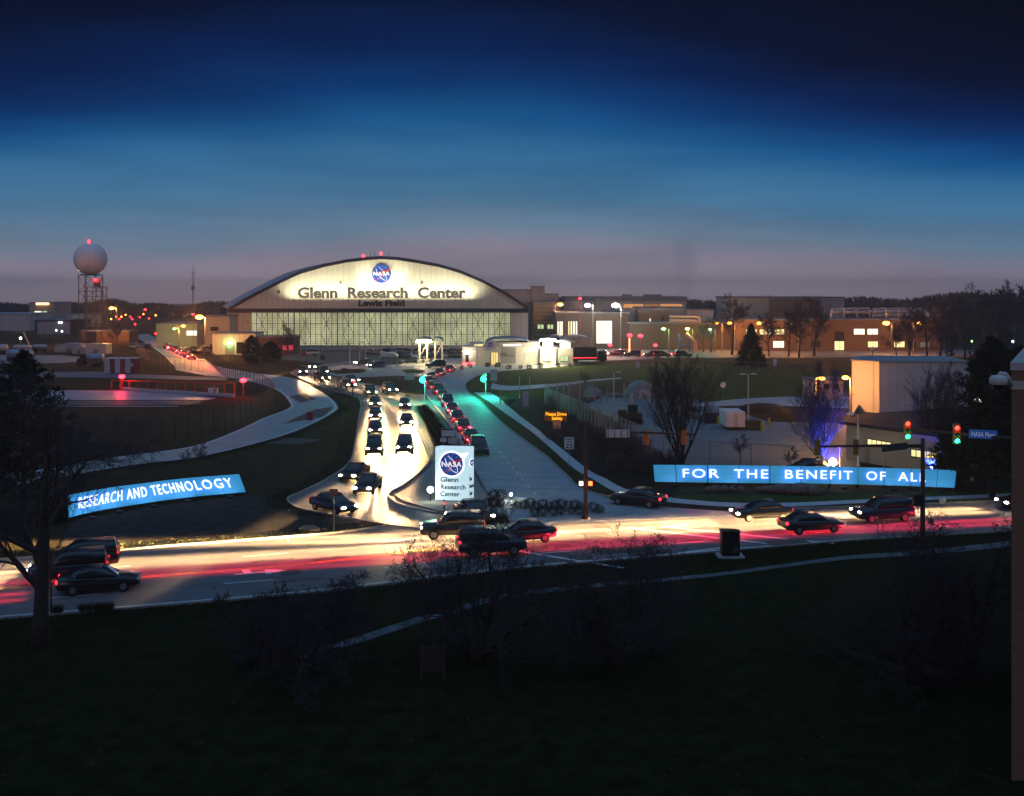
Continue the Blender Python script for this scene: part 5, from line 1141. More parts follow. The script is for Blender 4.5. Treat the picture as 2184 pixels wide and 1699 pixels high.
for i,(x,yt,yb) in enumerate([(1532,887,907),(1543,888,906),(1627,900,920),(1586+38,901,919),(1640,930-38,910)]):
    b = MB(); h = (yb-yt)/S(yb); b.tube([(0,0,0),(0,0,h*.95),(0,0,h)],[.16,.16,.08],10); tag(b.build('bollard',mat("bollard_yellow",(.45,.33,.03),.5),None,False,G(x,yb)),["yellow bollard nearest the dark bin left of the trailer","yellow bollard between dark bin and white trailer","yellow bollard at the dumpster's right front corner","yellow bollard partly behind the dumpster","yellow bollard furthest right behind the dumpster"][i],'bollard',"yellow bollards in the yard")
p = G(1826,968); t = thing('storage_tank',"dull upright tank with yellow markings by the tan wing's left end",'tank',p); b = MB(); b.lathe([(1.0,0),(1.0,2.1),(.8,2.35),(.05,2.45)],(0,0,0),18); b.build('shell',m_steel,t,True); b = MB()
for a in (-1.9,-1.6,-1.3): b.bx(math.cos(a)*1.02-.08,math.cos(a)*1.02+.08,math.sin(a)*1.02-.02,math.sin(a)*1.02,.7,1.8)
b.build('marking',mat("bollard_yellow",(.45,.33,.03)),t)
p = G(1776,1010); z = HC-(986-YH)*p.y/F; t = thing('work_lamp',"dazzling white work lamp shining over the right blue sign's top edge",'lamp',p); b = MB(); b.tube([(0,0,0),(0,0,z)],.06,6); b.build('post',m_dark,t); b = MB(); b.ball((0,-.05,z),.36,14,10); b.build('lens',glow("work_lamp_lens",(1,.88,.60),60),t); lamp(t,(0,-.6,z+.15),350,(1,.85,.55),.25)
for lab,x,y,col in (("small amber lamp left of the dazzling work lamp",1759,984+4,ORA),("tiny amber lamp above the left end of the dull signal arm",1784,1028-.0-40,ORA)):
    p = G(x,1016); z = HC-(y-YH)*p.y/F; t = thing('marker_lamp',lab,'lamp',p); b = MB(); b.tube([(0,0,0),(0,0,z)],.04,5); b.build('post',m_dark,t); b = MB(); b.ball((0,0,z),.13 ,10,8); b.build('lens',col,t)
t,h = stake('display_column',"slim lit white rocket shaped column by the street",1304,700,742,.22,mat("lit_white_column",(.6,.6,.55),.5,emit=.7,ecol=(1,.95,.75)),'column'); b = MB(); b.lathe([(.24,0),(.2,.5),(.02,1.3)],(0,0,h),10); b.build('tip',mat("lit_white_column",(.6,.6,.6)),t)
t,h = stake('display_column',"glowing orange pillar under the left glaring red signal",1342.5,722,760,.2,glow("orange_pillar",(1,.5,.2),3),'column'); b = MB(); b.lathe([(.5,0),(.5,.3),(.25,.35)],(0,0,0),10); b.build('base',m_walk,t)
t,h = stake('globe_post',"white globe on a dark post before the brick office",1861,747,762,.12,m_dark,'post'); b = MB(); b.ball((0,0,h+.3),.55,12,8); b.build('globe',mat("globe_white",(.55,.55,.58)),t)
t,h = stake('reflector_post',"thin pole on the near verge beside the left bare tree",109,1180,1310,.05,m_dark,'post'); b = MB(); b.box((0,0,h-.2),(.18,.04,.4)); b.build('plate',m_dark,t)
t,h = stake('sign_pole',"slender sign pole at the near road edge left of the tall mast",1872,1102,1152,.045,m_galv,'post'); b = MB(); b.box((0,0,h-.25),(.16,.05,.45)); b.build('plate',m_galv,t)
p = G(923,1452); t = thing('notice_board',"dim brown wooden notice frame low in the dark foreground",'sign',p); h = 75/S(1452); b = MB(); 
for x in (-.52,.52): b = MB(); b.bx(x-.06,x+.06,-.06,.06,0,h); b.build('post',mat("brown_timber",(.06,.03,.02),.8),t)
b = MB(); b.bx(-.46,.46,-.03,.03,h*.25,h-.05); b.build('board',mat("brown_board",(.04,.022,.018),.8),t)

for i,(x,y,c) in enumerate([(115,676,'o'),(127,676,'o'),(203,676,'o'),(214,673,'r'),(248,676,'r'),(254,681,'r'),(259,676,'o'),(268,672,'o'),(278,676,'r'),(282,681,'r'),(288,692,'r'),(237,681,'o'),(306,671,'o'),(332,673,'o'),(298,677,'r'),(318,680,'r'),(140,701,'o'),(120,705,'w'),(132,707,'w'),(2072,728,'g'),(2119,733,'g'),(2160,729,'w')]):
    p = G(x,y+(16 if y<690 else 12)); h = (y+(16 if y<690 else 12)-y)/S(y+(16 if y<690 else 12)); far = "tiny distant lamp among the dark fields left of the hangar" if x < 1000 else "tiny lamp glimpsed between the far right trees"
    t = thing('distant_lamp',far,'lamp',p,0,"distant field lamps" if x<1000 else "lamps among the right trees"); b = MB(); b.tube([(0,0,0),(0,0,h)],.08,4); b.build('post',m_dark,t)
    b = MB(); b.ball((0,0,h),.34,8,6); b.build('lens',{'o':ORA,'r':RED,'w':glow("cool_lamp",(.9,.95,1),8),'g':GRN}[c],t)
# ================================================================ trees and planting
m_bark = mat("winter_bark",(.030,.023,.021),.9,scale=6,col2=(.062,.05,.046),det=5,stretch=(1,1,.25)); m_twig = mat("fine_twigs",(.065,.050,.055),.9)
m_barkd = mat("dark_bark",(.018,.014,.014),.9,scale=6,col2=(.04,.032,.03),det=5); m_twigd = mat("dark_twigs",(.036,.028,.034),.9)
m_needle = mat("pine_needles",(.010,.014,.008),.9,scale=1.2,col2=(.028,.030,.014)); m_spruce = mat("spruce_needles",(.006,.010,.008),.9,scale=1,col2=(.016,.022,.015))
def rot(d, ang, rg):
    a = d.cross(Vector((rg.uniform(-1,1),rg.uniform(-1,1),rg.uniform(-1,1))))
    if a.length < 1e-3: a = Vector((1,0,0))
    a.normalize(); d2 = Matrix.Rotation(ang,3,a)@d; return (Matrix.Rotation(rg.uniform(0,6.283),3,d)@d2).normalized()
KIND = {
 # per level: segments, jitter, upward pull, children, child angle range, child length ratio, where children start
 'oval':  dict(seg=(8,6,5,4,3),jit=(.05,.10,.14,.20,.25),up=(.03,.07,.05,.02,.0),ch=(17,10,8,6,0),an=((38,72),(30,55),(28,60),(25,60)),ln=(.50,.48,.46,.52),st=.22,sides=(9,6,4,3,3)),
 'vase':  dict(seg=(6,6,5,4,3),jit=(.05,.07,.10,.13,.2),up=(.05,.09,.10,.08,.05),ch=(7,8,7,4,0),an=((14,34),(18,40),(18,42),(20,45)),ln=(.62,.50,.46,.5),st=.12,sides=(7,5,4,3,3)),
 'crab':  dict(seg=(7,7,6,4,3),jit=(.30,.34,.36,.36,.4),up=(.02,.02,.03,.04,.03),ch=(9,9,7,4,0),an=((30,75),(35,80),(35,85),(30,85)),ln=(.60,.50,.46,.5),st=.22,sides=(8,5,4,3,3)),
 'far':   dict(seg=(5,5,4,3),jit=(.06,.12,.18,.25),up=(.04,.06,.04,.03),ch=(15,11,8,0),an=((30,60),(28,58),(25,60)),ln=(.52,.46,.48),st=.25,sides=(6,4,3,3)),
 'shrub': dict(seg=(4,4,3),jit=(.12,.2,.3),up=(.05,.04,.04),ch=(7,6,0),an=((20,50),(25,60)),ln=(.55,.5),st=.1,sides=(4,3,3)),
}
def grow(tr, cr, p, d, L, r, lv, K, rg, rmin, keep):
    n = K['seg'][lv]; pts = [p]; rad = [r]; dd = [d]; last = lv == len(K['seg'])-1
    for i in range(n):
        j = K['jit'][lv]; d = (d+Vector((rg.uniform(-j,j),rg.uniform(-j,j),rg.uniform(-j,j)+K['up'][lv]))).normalized()
        p = p+d*L/n; pts.append(p); rad.append(max(r*(1-.78*(i+1)/n),rmin)); dd.append(d)
    (tr if lv < keep else cr).tube(pts, rad, K['sides'][lv], lv == 0)
    if last: return
    c = K['ch'][lv]; c = max(2,int(c*rg.uniform(.8,1.2)))
    for k in range(c):
        t = K['st']+(1-K['st'])*(k+rg.uniform(.1,.9))/c; t = min(t,.995); i = min(int(t*n),n-1); f = t*n-i
        q = pts[i].lerp(pts[i+1],f); rr = rad[i]*(1-f)+rad[i+1]*f; a = K['an'][lv]
        grow(tr, cr, q, rot(dd[i+1],R(rg.uniform(*a)),rg), L*K['ln'][lv]*(1.15-.55*t if lv==0 else 1.1-.3*t)*rg.uniform(.75,1.15), rr*rg.uniform(.45,.62), lv+1, K, rg, rmin, keep)
def bare_tree(name,lab,p,h,kind,seed,rb=None,stems=1,splay=0,rmin=.009,mb_=None,mt=None,group=None,keep=2,lean=None,cat='tree'):
    rg = random.Random(seed); K = KIND[kind]; t = thing(name,lab,cat,p,0,group); tr = MB(); cr = MB(); rb = rb or h*.018
    for s in range(stems):
        if stems == 1: d = Vector(lean or (0,0,1)).normalized()
        else:
            a = 6.283*s/stems+rg.uniform(-.3,.3); sp = R(splay*rg.uniform(.5,1.15)); d = Vector((math.sin(sp)*math.cos(a),math.sin(sp)*math.sin(a),math.cos(sp)))
        L = h*(.80 if stems == 1 else rg.uniform(.62,.85))
        grow(tr,cr,Vector((0,0,-.1))+(Vector((rg.uniform(-.1,.1),rg.uniform(-.1,.1),0))*(stems>1)),d,L,rb,0,K,rg,rmin,keep)
    zm = max((v[2] for v in cr.v),default=1); k = h/zm
    for b in (tr,cr): b.v = [(v[0]*k,v[1]*k,v[2]*k) for v in b.v]
    tr.build('trunk',mb_ or m_bark,t,True); cr.build('crown',mt or m_twig,t); return t
def pt(x,y): return G(x,y)
t = bare_tree('bare_tree',"tall bare tree with forked trunk standing on the near verge at left",pt(85,1378),14.6,'oval',11,.42,1,0,.010)
# crab apples in the dark foreground
crab = lambda lab,x,y,h,seed,stems,splay,rb=.2: bare_tree('crabapple_tree',lab,pt(x,y),h,'crab',seed,rb,stems,splay,.009,m_barkd,m_twigd)
crab("gnarled crab apple whose twigs cross the bright road at the picture's centre",1012,1412,8.0,4,6,42,.2)
crab("gnarled crab apple between the central one and the black cabinet",1312,1418,7.0,9,6,44,.18)
crab("low spreading crab apple in the dark lawn left of the central one",655,1442,4.6,15,5,58,.15)
crab("small tangled crab apple at the near road edge, left of all crab apples",545,1395,3.5,22,4,55,.10)
crab("dense crab apple in front of the tall mast by the brick corner",2058,1425,7.6,31,6,36,.2)
crab("lower crab apple at the left foot of the brick corner's dense one",1930,1440,5.0,37,5,50,.14)
# vase shaped bare trees by the signs
bare_tree('bare_tree',"wide bare tree with many upright limbs behind the two orange signal heads",pt(1452,990),11.9,'vase',5,.20,6,24,.012)
tb = bare_tree('bare_tree',"bare tree lit deep blue from below behind the right sign's middle",pt(1750,1008),11.2,'vase',12,.15,6,15,.012)
tc_ = bare_tree('bare_tree',"bare tree with blue lit limbs in front of the pale windowless block",pt(1992,1006),11.4,'vase',19,.15,6,17,.012)
for t_ in (tb,tc_):
    for dx_,dy_ in ((-.9,-1.6),(.9,-1.6)): lamp(t_,(dx_,dy_,.4),15000,(.02,.05,1),.15,'SPOT',(-dx_*.6,1.3,5),75)
q = G(232,1010); lamp(None,(q.x,q.y,.5),160,(.04,.08,1),.15,'SPOT',(0,.6,1),90)
s1 = bare_tree('young_tree',"young bare tree before the curved service road above the left sign",pt(425,1004),2.9,'far',41,.045,1,0,.007,None,None,"young bare trees",1)
for lab,x,y,k in (("slim young tree left of the one above the left sign",276,1000,1.0),("second young tree close beside the one above the left sign",396,1002,.7),("young bare tree in the yard above the word THE",1580,988,1.05),("young bare tree in the yard above the word BENEFIT",1688,1006,.85),("young blue tinted tree left of the left sign's end",222,1012,1.0),("young tree between the shrub bed and the pink fence",1345,985,.95),("thin young tree on the verge in front of the glass doors",613,757,3.0)):
    dup(s1,pt(x,y),x*.7,lab,"young bare trees",k)
sc_ = bare_tree('small_tree',"low round bare tree alone on the lawn right of the gatehouse",pt(1247,816),2.1,'shrub',51,.06,5,40,.012,m_barkd,m_twigd,None,1)
shp = bare_tree('bare_shrub',"leafless brown shrub in the mulch bed below the amber board",pt(1085,868),1.5,'shrub',52,.03,7,38,.012,m_barkd,m_twig,"leafless shrubs in the mulch bed",1,None,'shrub')
rg = random.Random(77)
bed = [(1068,853),(1146,916),(1256,1004),(1440,1050),(1440,985),(1370,950),(1300,905),(1165,858)]
def inside(x,y,P):
    c = False; j = len(P)-1
    for i in range(len(P)):
        if (P[i][1] > y) != (P[j][1] > y) and x < (P[j][0]-P[i][0])*(y-P[i][1])/(P[j][1]-P[i][1])+P[i][0]: c = not c
        j = i
    return c
n = 0
while n < 52:
    x, y = rg.uniform(1070,1440), rg.uniform(855,1045)
    if not inside(x,y,bed): continue
    dup(shp,pt(x,y),rg.uniform(0,6),None,"leafless shrubs in the mulch bed",rg.uniform(.6,1.7)*(1.0 if y<960 else .9)); n += 1
# distant bare trees
f1 = bare_tree('bare_tree',"tall bare tree rising before the big windowless shed's left edge",pt(1561,757),17,'far',61,.35,1,0,.05,m_bark,m_twig,"bare trees along the rear street",2)
f2 = bare_tree('bare_tree',"broad bare tree covering the windowless shed's brown half",pt(1736,760),16,'far',62,.38,1,0,.05,m_bark,m_twig,"bare trees along the rear street",2)
f3 = bare_tree('bare_tree',"bare tree just left of the broad one before the windowless shed",pt(1704,763),15,'far',63,.3,1,0,.05,m_bark,m_twig,"bare trees along the rear street",2)
G2 = "bare trees along the rear street"
for src,lab,x,y,k in ((f2,"smaller bare tree beside the pale green lamp",1516,752,.62),(f1,"bare tree left of the leftmost orange pair of lamps",1500,752,.55),(f3,"slim bare tree at the first lit office window",1640,760,.8),(f1,"bare tree at the orange lamp before the brown half",1682,760,.75),(f2,"bare tree in front of the brick office's right end",1939,767,.75),(f3,"bare tree right of the brightest orange lamp",1912,765,.62),(f1,"bare tree over the brick office's right corner",1978,766,.95),(f3,"brownish bare tree beside the lamp right of the radar tower",251,740,.55)):
    dup(src,pt(x,y),x*.37,lab,G2,k)
for i,(x,y,k) in enumerate([(2005,765,1.15),(2030,760,1.25),(2058,770,1.2),(2085,762,1.35),(2112,768,1.25),(2140,760,1.45),(2168,766,1.4),(2195,760,1.4),(2022,790,.9),(2070,800,.85),(2128,795,.95)]):
    dup((f1,f2,f3)[i%3],pt(x,y),i*1.9,"tall bare tree in the dim cluster filling the far right skyline","bare trees in the far right cluster",k*.86)
# pines and spruces
def pine(name,lab,p,h,w,seed,m=m_needle,n=150,tuft=.55,spruce=False,low=.12,group=None):
    rg = random.Random(seed); t = thing(name,lab,'tree',p,0,group); b = MB()
    b.tube([(0,0,-.1),(.05,0,h*.5),(0,0,h*.97)],[h*.020,h*.013,.03],8); cb = MB()
    for i in range(n):
        z = low+(1-low)*(i+rg.random())/n; a = i*2.399+rg.uniform(-.4,.4)
        prof = (1-z)**.9 if spruce else (math.sin(math.pi*min(1,.16+z*.84))**.75)
        rr = w*.5*prof*rg.uniform(.72,1.1)+.12; zz = h*z; dn = -.10 if spruce else rg.uniform(.0,.25)
        tip = Vector((rr*math.cos(a),rr*math.sin(a),zz+rr*dn)); root = Vector((0,0,zz-rr*.12))
        b.tube([root,tip],[.045,.012],3)
        for s in range(5 if rr > .8 else 3):
            c = root.lerp(tip,.38+.62*(s+rg.random())/5)
            for q in range(16):
                d = Vector((rg.gauss(0,1),rg.gauss(0,1),rg.gauss(0,.7)+.15))
                if d.length < .01: continue
                d.normalize(); o = c+d*tuft*rg.uniform(.05,.5); sd = d.cross(Vector((rg.gauss(0,1),rg.gauss(0,1),rg.gauss(0,1))))
                if sd.length < .01: continue
                sd = sd.normalized()*tuft*.16; e = d*tuft*rg.uniform(.45,.9)
                cb.add([o-sd,o+sd,o+e],[(0,1,2)])
    b.build('trunk',m_barkd,t); cb.build('crown',m,t); return t
pine('pine_tree',"big dark pine behind the tall bare tree at left",pt(50,1112),13.0,7.2,3,n=100)
pine('pine_tree',"dark pine cut by the photo's left edge",pt(-40,1096),12.0,6.5,5,n=90)
pine('pine_tree',"low pine clump overlapping the left sign's first letters",pt(112,1116),2.8,2.2,8,n=50,tuft=.4,low=.02)
pine('pine_tree',"large dark pine between the pale block and the brick corner",pt(2116,1064),13.6,6.6,13,n=170)
pine('pine_tree',"dark pine directly behind the brick corner's camera dome",pt(2172,1030),12.4,8.0,17)
pine('pine_tree',"smaller pine at the right end of the right blue sign",pt(2035,1040),5.5,4.0,19,n=80,tuft=.45)
pine('spruce_tree',"broad dark spruce before the brick office's first windows",pt(1602,789),9.8,8.4,23,m_spruce,130,.7,True)
pine('spruce_tree',"spruce against the brick hall's wide glowing opening",pt(1286,738),8.2,4.8,27,m_spruce,80,.7,True)
pine('spruce_tree',"spruce above the right glaring red signal",pt(1358,738),9.0,4.6,29,m_spruce,80,.7,True)
pine('pine_tree',"taller dark pine in front of the low grey annex",pt(537,775),6.4,4.6,33,m_spruce,80,.55,False,.03)
pine('pine_tree',"shorter wide pine in front of the purple brown brick annex",pt(578,775),5.0,5.2,35,m_spruce,80,.55,False,.03)
# clipped shrubs round the monument sign
m_yew = mat("yew_leaves",(.012,.012,.007),.9,scale=5,col2=(.035,.028,.016))
def leafy(name,lab,p,r,h,seed,m,n=950,group=None,leaf=.075,cat='shrub'):
    rg = random.Random(seed); t = thing(name,lab,cat,p,0,group); b = MB()
    for i in range(n):
        d = Vector((rg.gauss(0,1),rg.gauss(0,1),rg.gauss(0,1))).normalized(); q = rg.uniform(.55,1.05)
        o = Vector((d.x*r*q,d.y*r*q,h*.5+d.z*h*.5*q)); o.z = max(o.z,.03)
        u = Vector((rg.gauss(0,1),rg.gauss(0,1),rg.gauss(0,1))).normalized()*leaf; v_ = d.cross(u)
        if v_.length > 1e-4: v_ = v_.normalized()*leaf*.6; b.add([o-u*.5-v_*.5,o+u*.5-v_*.5,o+d*leaf*.7],[(0,1,2)])
    b.build('leaves',m,t); s = MB()
    for k in range(5): a = k*1.26; s.tube([(0,0,0),(math.cos(a)*r*.5,math.sin(a)*r*.5,h*.6)],.018,4)
    s.build('stem',m_barkd,t); return t
y0 = leafy('round_shrub',"rounded evergreen shrub just right of the monument sign, left of a pair",pt(1053,1068),.55,.95,1,m_yew)
dup(y0,pt(1069,1068),2,"rounded evergreen shrub just right of the monument sign, right of a pair",None,1.0)
gB = "evergreen shrubs in the bed at the drive mouth"
for i,(x,y) in enumerate([(1026,1083),(1040,1082),(1054,1083),(1067,1084),(1093,1084),(1104,1085),(1118,1086),(1130,1085),(1143,1087),(1158,1086),(1171,1087),(1184,1087),(1196,1087),(1212,1086),(1226,1087),(1238,1088),(1140,1103),(1158,1102),(1180,1101),(1196,1099),(1218,1098),(1236,1099),(1265,1094),(1279,1095)]):
    dup(y0,pt(x,y),i*1.3,"dark evergreen shrub in the rows between the monument sign and the signal mast",gB,.66+.34*((i*7)%5)/5)
m_dry = mat("dry_grass",(.055,.040,.022),.95,scale=3,col2=(.11,.08,.045))
def tuft(p,lab,seed,h,group):
    rg = random.Random(seed); b = MB()
    for i in range(150):
        a = rg.uniform(0,6.283); r0 = rg.uniform(0,.16); l = rg.uniform(.1,.5); c = Vector((r0*math.cos(a),r0*math.sin(a),0)); e = Vector((l*math.cos(a),l*math.sin(a),h*rg.uniform(.6,1)))
        s = Vector((-math.sin(a),math.cos(a),0))*.014; m_ = c.lerp(e,.55)+Vector((0,0,h*.12)); b.add([c-s,c+s,m_+s,m_-s,e],[(0,1,2,3),(3,2,4)])
    return tag(b.build('grass_tuft',m_dry,None,False,p),lab,'grass tuft',group)
g0 = tuft(pt(906,876),"tuft of dry ornamental grass in the median bed above the monument sign",1,.95,"dry grass tufts in the median")
for i in range(40):
    f = i/40; x = 900+f*48+(-10,2,12)[i%3]*(.7+f*.6); y = 874+f*78
    o = g0.copy(); COL.objects.link(o); o.location = pt(x,y); o.rotation_euler.z = i*1.7; o.scale = (1,1,.75+.4*((i*5)%7)/7)
g1 = tuft(pt(225,1306),"dry weed tuft at the near road edge beside the thin pole",9,.55,"weed tufts at the road edge")
for i,x in enumerate((175,190,205,212,235,118,126)): o = g1.copy(); COL.objects.link(o); o.location = pt(x,1311-(x-118)*.06); o.rotation_euler.z = i
s0 = leafy('low_shrub',"low dark shrub in the kerbside row before the gatehouse",pt(1085,788),.6,.9,4,m_spruce,160,"low shrubs before the gatehouse",.25)
for i,(x,y) in enumerate([(1110,787),(1152,785),(1128,788),(1190,783),(1216,782),(1062,784),(1040,783),(760,796),(700,795),(735,797),(1002,785),(985,789)]): dup(s0,pt(x,y),i,None if x>1030 else "low dark shrub on a grass island of the plaza","low shrubs before the gatehouse" if x>1030 else "island shrubs",.8+.5*((i*3)%4)/4)
# far woods: one mass on the horizon
def woods(lab,xs,y0,y1,top,n,seed):
    rg = random.Random(seed); b = MB()
    for i in range(n):
        xp = rg.uniform(*xs); d = rg.uniform(y0,y1); tp = top(xp); X = (xp-CX)/F*d
        zt = HC-(tp-YH)*d/F; zt *= .80+.26*math.sin(xp*.11+3*math.sin(xp*.037)+d*.3)*.5+.1*rg.random()
        z = zt*(1-rg.random()**2.2*.95); s = rg.uniform(.25,.8); l = rg.uniform(1.2,3.4); lx = rg.uniform(-1.1,1.1)
        b.add([(X-s,d,z-l),(X+s,d+rg.uniform(-.6,.6),z-l),(X+lx,d,z)],[(0,1,2)])
    return tag(b.build('distant_woods',mat("far_twig_mass",(.020,.018,.022),.95)),lab,'woods',None,'stuff')
woods("dark wooded ridge along the horizon at left",(-160,520),600,680,lambda x: 643+5*math.sin(x*.021)-3*math.sin(x*.06),9000,1)
woods("dark wooded ridge behind the buildings at right",(1060,2350),560,640,lambda x: 634+4*math.sin(x*.03)-max(0,(x-1850))*.05,15000,2)

# ragged grass along kerbs and paths
def fringe(lab,base,off,n,hh,seed,m):
    rg = random.Random(seed); C = catmull(px(base),200); b = MB()
    for i in range(n):
        k = rg.randrange(199); p = C[k].lerp(C[k+1],rg.random()); d = (C[k+1]-C[k]).normalized(); s_ = Vector((-d.y,d.x,0))
        p = p+s_*(off[0]+(off[1]-off[0])*rg.random()**1.6); h = hh*rg.uniform(.4,1.2); a = rg.uniform(0,6.283); w_ = Vector((math.cos(a),math.sin(a),0))*rg.uniform(.012,.03)
        b.add([p-w_,p+w_,p+Vector((rg.gauss(0,.35)*h,rg.gauss(0,.35)*h,h))],[(0,1,2)])
    tag(b.build('grass',m,None),lab,'grass',None,'stuff')
m_blade = mat("grass_blades",(.010,.015,.004),.95,scale=1.3,col2=(.038,.040,.014),spec=.04)
fringe("short rough grass along the near edge of the front road",BN,(-.1,-3.0),16000,.16,1,m_blade)
fringe("rough grass along the far edge of the front road at left",BF[:5],(.1,2.2),6000,.16,2,m_blade)
fringe("rough grass beside the drive's left kerb",OL[4:17],(.1,-1.8) if False else (-.1,-1.8),7000,.18,3,m_blade)
fringe("rough grass along the curved service road's near edge",VR[7:],(.1,1.8),6000,.18,4,m_blade)

rl = random.Random(4); b = MB()
for i in range(1400):
    q = G(rl.uniform(-100,2300),1180+560*rl.random()**1.5); a = rl.uniform(0,6.28); s_ = rl.uniform(.03,.07); u_ = Vector((math.cos(a),math.sin(a),0))*s_; v_ = Vector((-math.sin(a),math.cos(a),rl.uniform(0,.8)))*s_*.6
    yb = q.y; xr = q.x/q.y
    if F*HC/q.y+YH < 1322-(xr*F+CX)*.083: continue
    q = q+Vector((0,0,.03)); b.add([q-u_,q-v_*.2,q+u_,q+v_],[(0,1,2,3)])
tag(b.build('fallen_leaves',mat("dry_leaves",(.10,.07,.04),.9,var=.4,scale=9,spec=.05)),"scattered fallen leaves on the dark foreground lawn",'leaves',None,'stuff')
# ================================================================ vehicles (all at rest, lamps lit)
def paint(n,c): return mat(n,c,.28,.15,spec=.6)
PAINT = [paint("paint_black",(.010,.010,.012)),paint("paint_navy",(.012,.016,.035)),paint("paint_charcoal",(.028,.028,.03)),paint("paint_maroon",(.04,.010,.012)),paint("paint_silver",(.20,.20,.21)),paint("paint_white",(.42,.42,.42)),paint("paint_green",(.012,.03,.028))]
m_tyre = mat("tyre_rubber",(.012,.012,.012),.85); m_rim = mat("alloy_rim",(.3,.3,.32),.35,.9)
HEAD = glow("headlight_lens",(1,.86,.62),70); TAIL = glow("tail_lens",(1,.012,.025),9); TAILO = mat("tail_lens_off",(.10,.01,.01),.25); HEADO = mat("headlight_off",(.35,.35,.36),.15)
def ring(x,w,z0,z1,sq=.16):
    h = z1-z0; return [(x,-w*.90,z0),(x,w*.90,z0),(x,w,z0+h*.18),(x,w*1.01,z0+h*.5),(x,w*.96,z0+h*.84),(x,w*.84,z1),(x,-w*.84,z1),(x,-w*.96,z0+h*.84),(x,-w*1.01,z0+h*.5),(x,-w,z0+h*.18)]
def loft(st):
    b = MB(); n = len(st[0]); vs = [p for r_ in st for p in r_]; fs = []
    for i in range(len(st)-1):
        for k in range(n): fs.append((i*n+k,i*n+(k+1)%n,(i+1)*n+(k+1)%n,(i+1)*n+k))
    fs += [tuple(range(n-1,-1,-1)),tuple((len(st)-1)*n+k for k in range(n))]; return b.add(vs,fs)
def cab(st):
    b = MB(); vs = []; fs = []
    for x,wb,zb,wt,zt in st: vs += [(x,-wb,zb),(x,wb,zb),(x,(wb+wt)/2*1.02,(zb+zt)/2),(x,wt,zt-.03),(x,wt*.9,zt),(x,-wt*.9,zt),(x,-wt,zt-.03),(x,-(wb+wt)/2*1.02,(zb+zt)/2)]
    n = 8
    for i in range(len(st)-1):
        for k in range(n): fs.append((i*n+k,i*n+(k+1)%n,(i+1)*n+(k+1)%n,(i+1)*n+k))
    fs += [tuple(range(n-1,-1,-1)),tuple((len(st)-1)*n+k for k in range(n))]; return b.add(vs,fs)
CARS = {}
def beam_light(par,loc,aim,power,col,h,half):  # beam shaped to lay a streak of even width along the road
    """car lamp with a streak-shaped beam: sharp cut-off above the horizontal, stronger towards it, narrow to the sides"""
    k = ('beam',power,col,h,half)
    if k not in LD:
        l = bpy.data.lights.new("beam_light",'SPOT'); l.energy = power; l.color = col; l.shadow_soft_size = .2; l.spot_size = R(75); l.spot_blend = .6
        l.use_nodes = True; t = l.node_tree; em = next(n for n in t.nodes if n.type == 'EMISSION')
        c = N('ShaderNodeTexCoord',t); s = N('ShaderNodeSeparateXYZ',t); t.links.new(c.outputs['Normal'],s.inputs[0])
        fw = MA('MAXIMUM',MA('ABSOLUTE',s.outputs[2],None,t),.05,t)
        dn = MA('DIVIDE',MA('MULTIPLY',s.outputs[1],-1,t),fw,t); dc = MA('MAXIMUM',dn,.028,t)
        up = MA('MULTIPLY',MA('GREATER_THAN',dn,.02,t),MA('POWER',MA('DIVIDE',.10,dc,t),2.75,t),t)
        lat = MA('DIVIDE',MA('DIVIDE',s.outputs[0],fw,t),MA('ADD',MA('MULTIPLY',dc,half/h,t),.012,t),t)
        t.links.new(MA('MULTIPLY',up,MA('POWER',2.718,MA('MULTIPLY',MA('MULTIPLY',lat,lat,t),-1,t),t),t),em.inputs['Strength'])
        LD[k] = l
    o = bpy.data.objects.new("beam_light",LD[k]); COL.objects.link(o); o.parent = par; o.location = loc
    o.rotation_euler = Vector(aim).to_track_quat('-Z','Y').to_euler(); return o
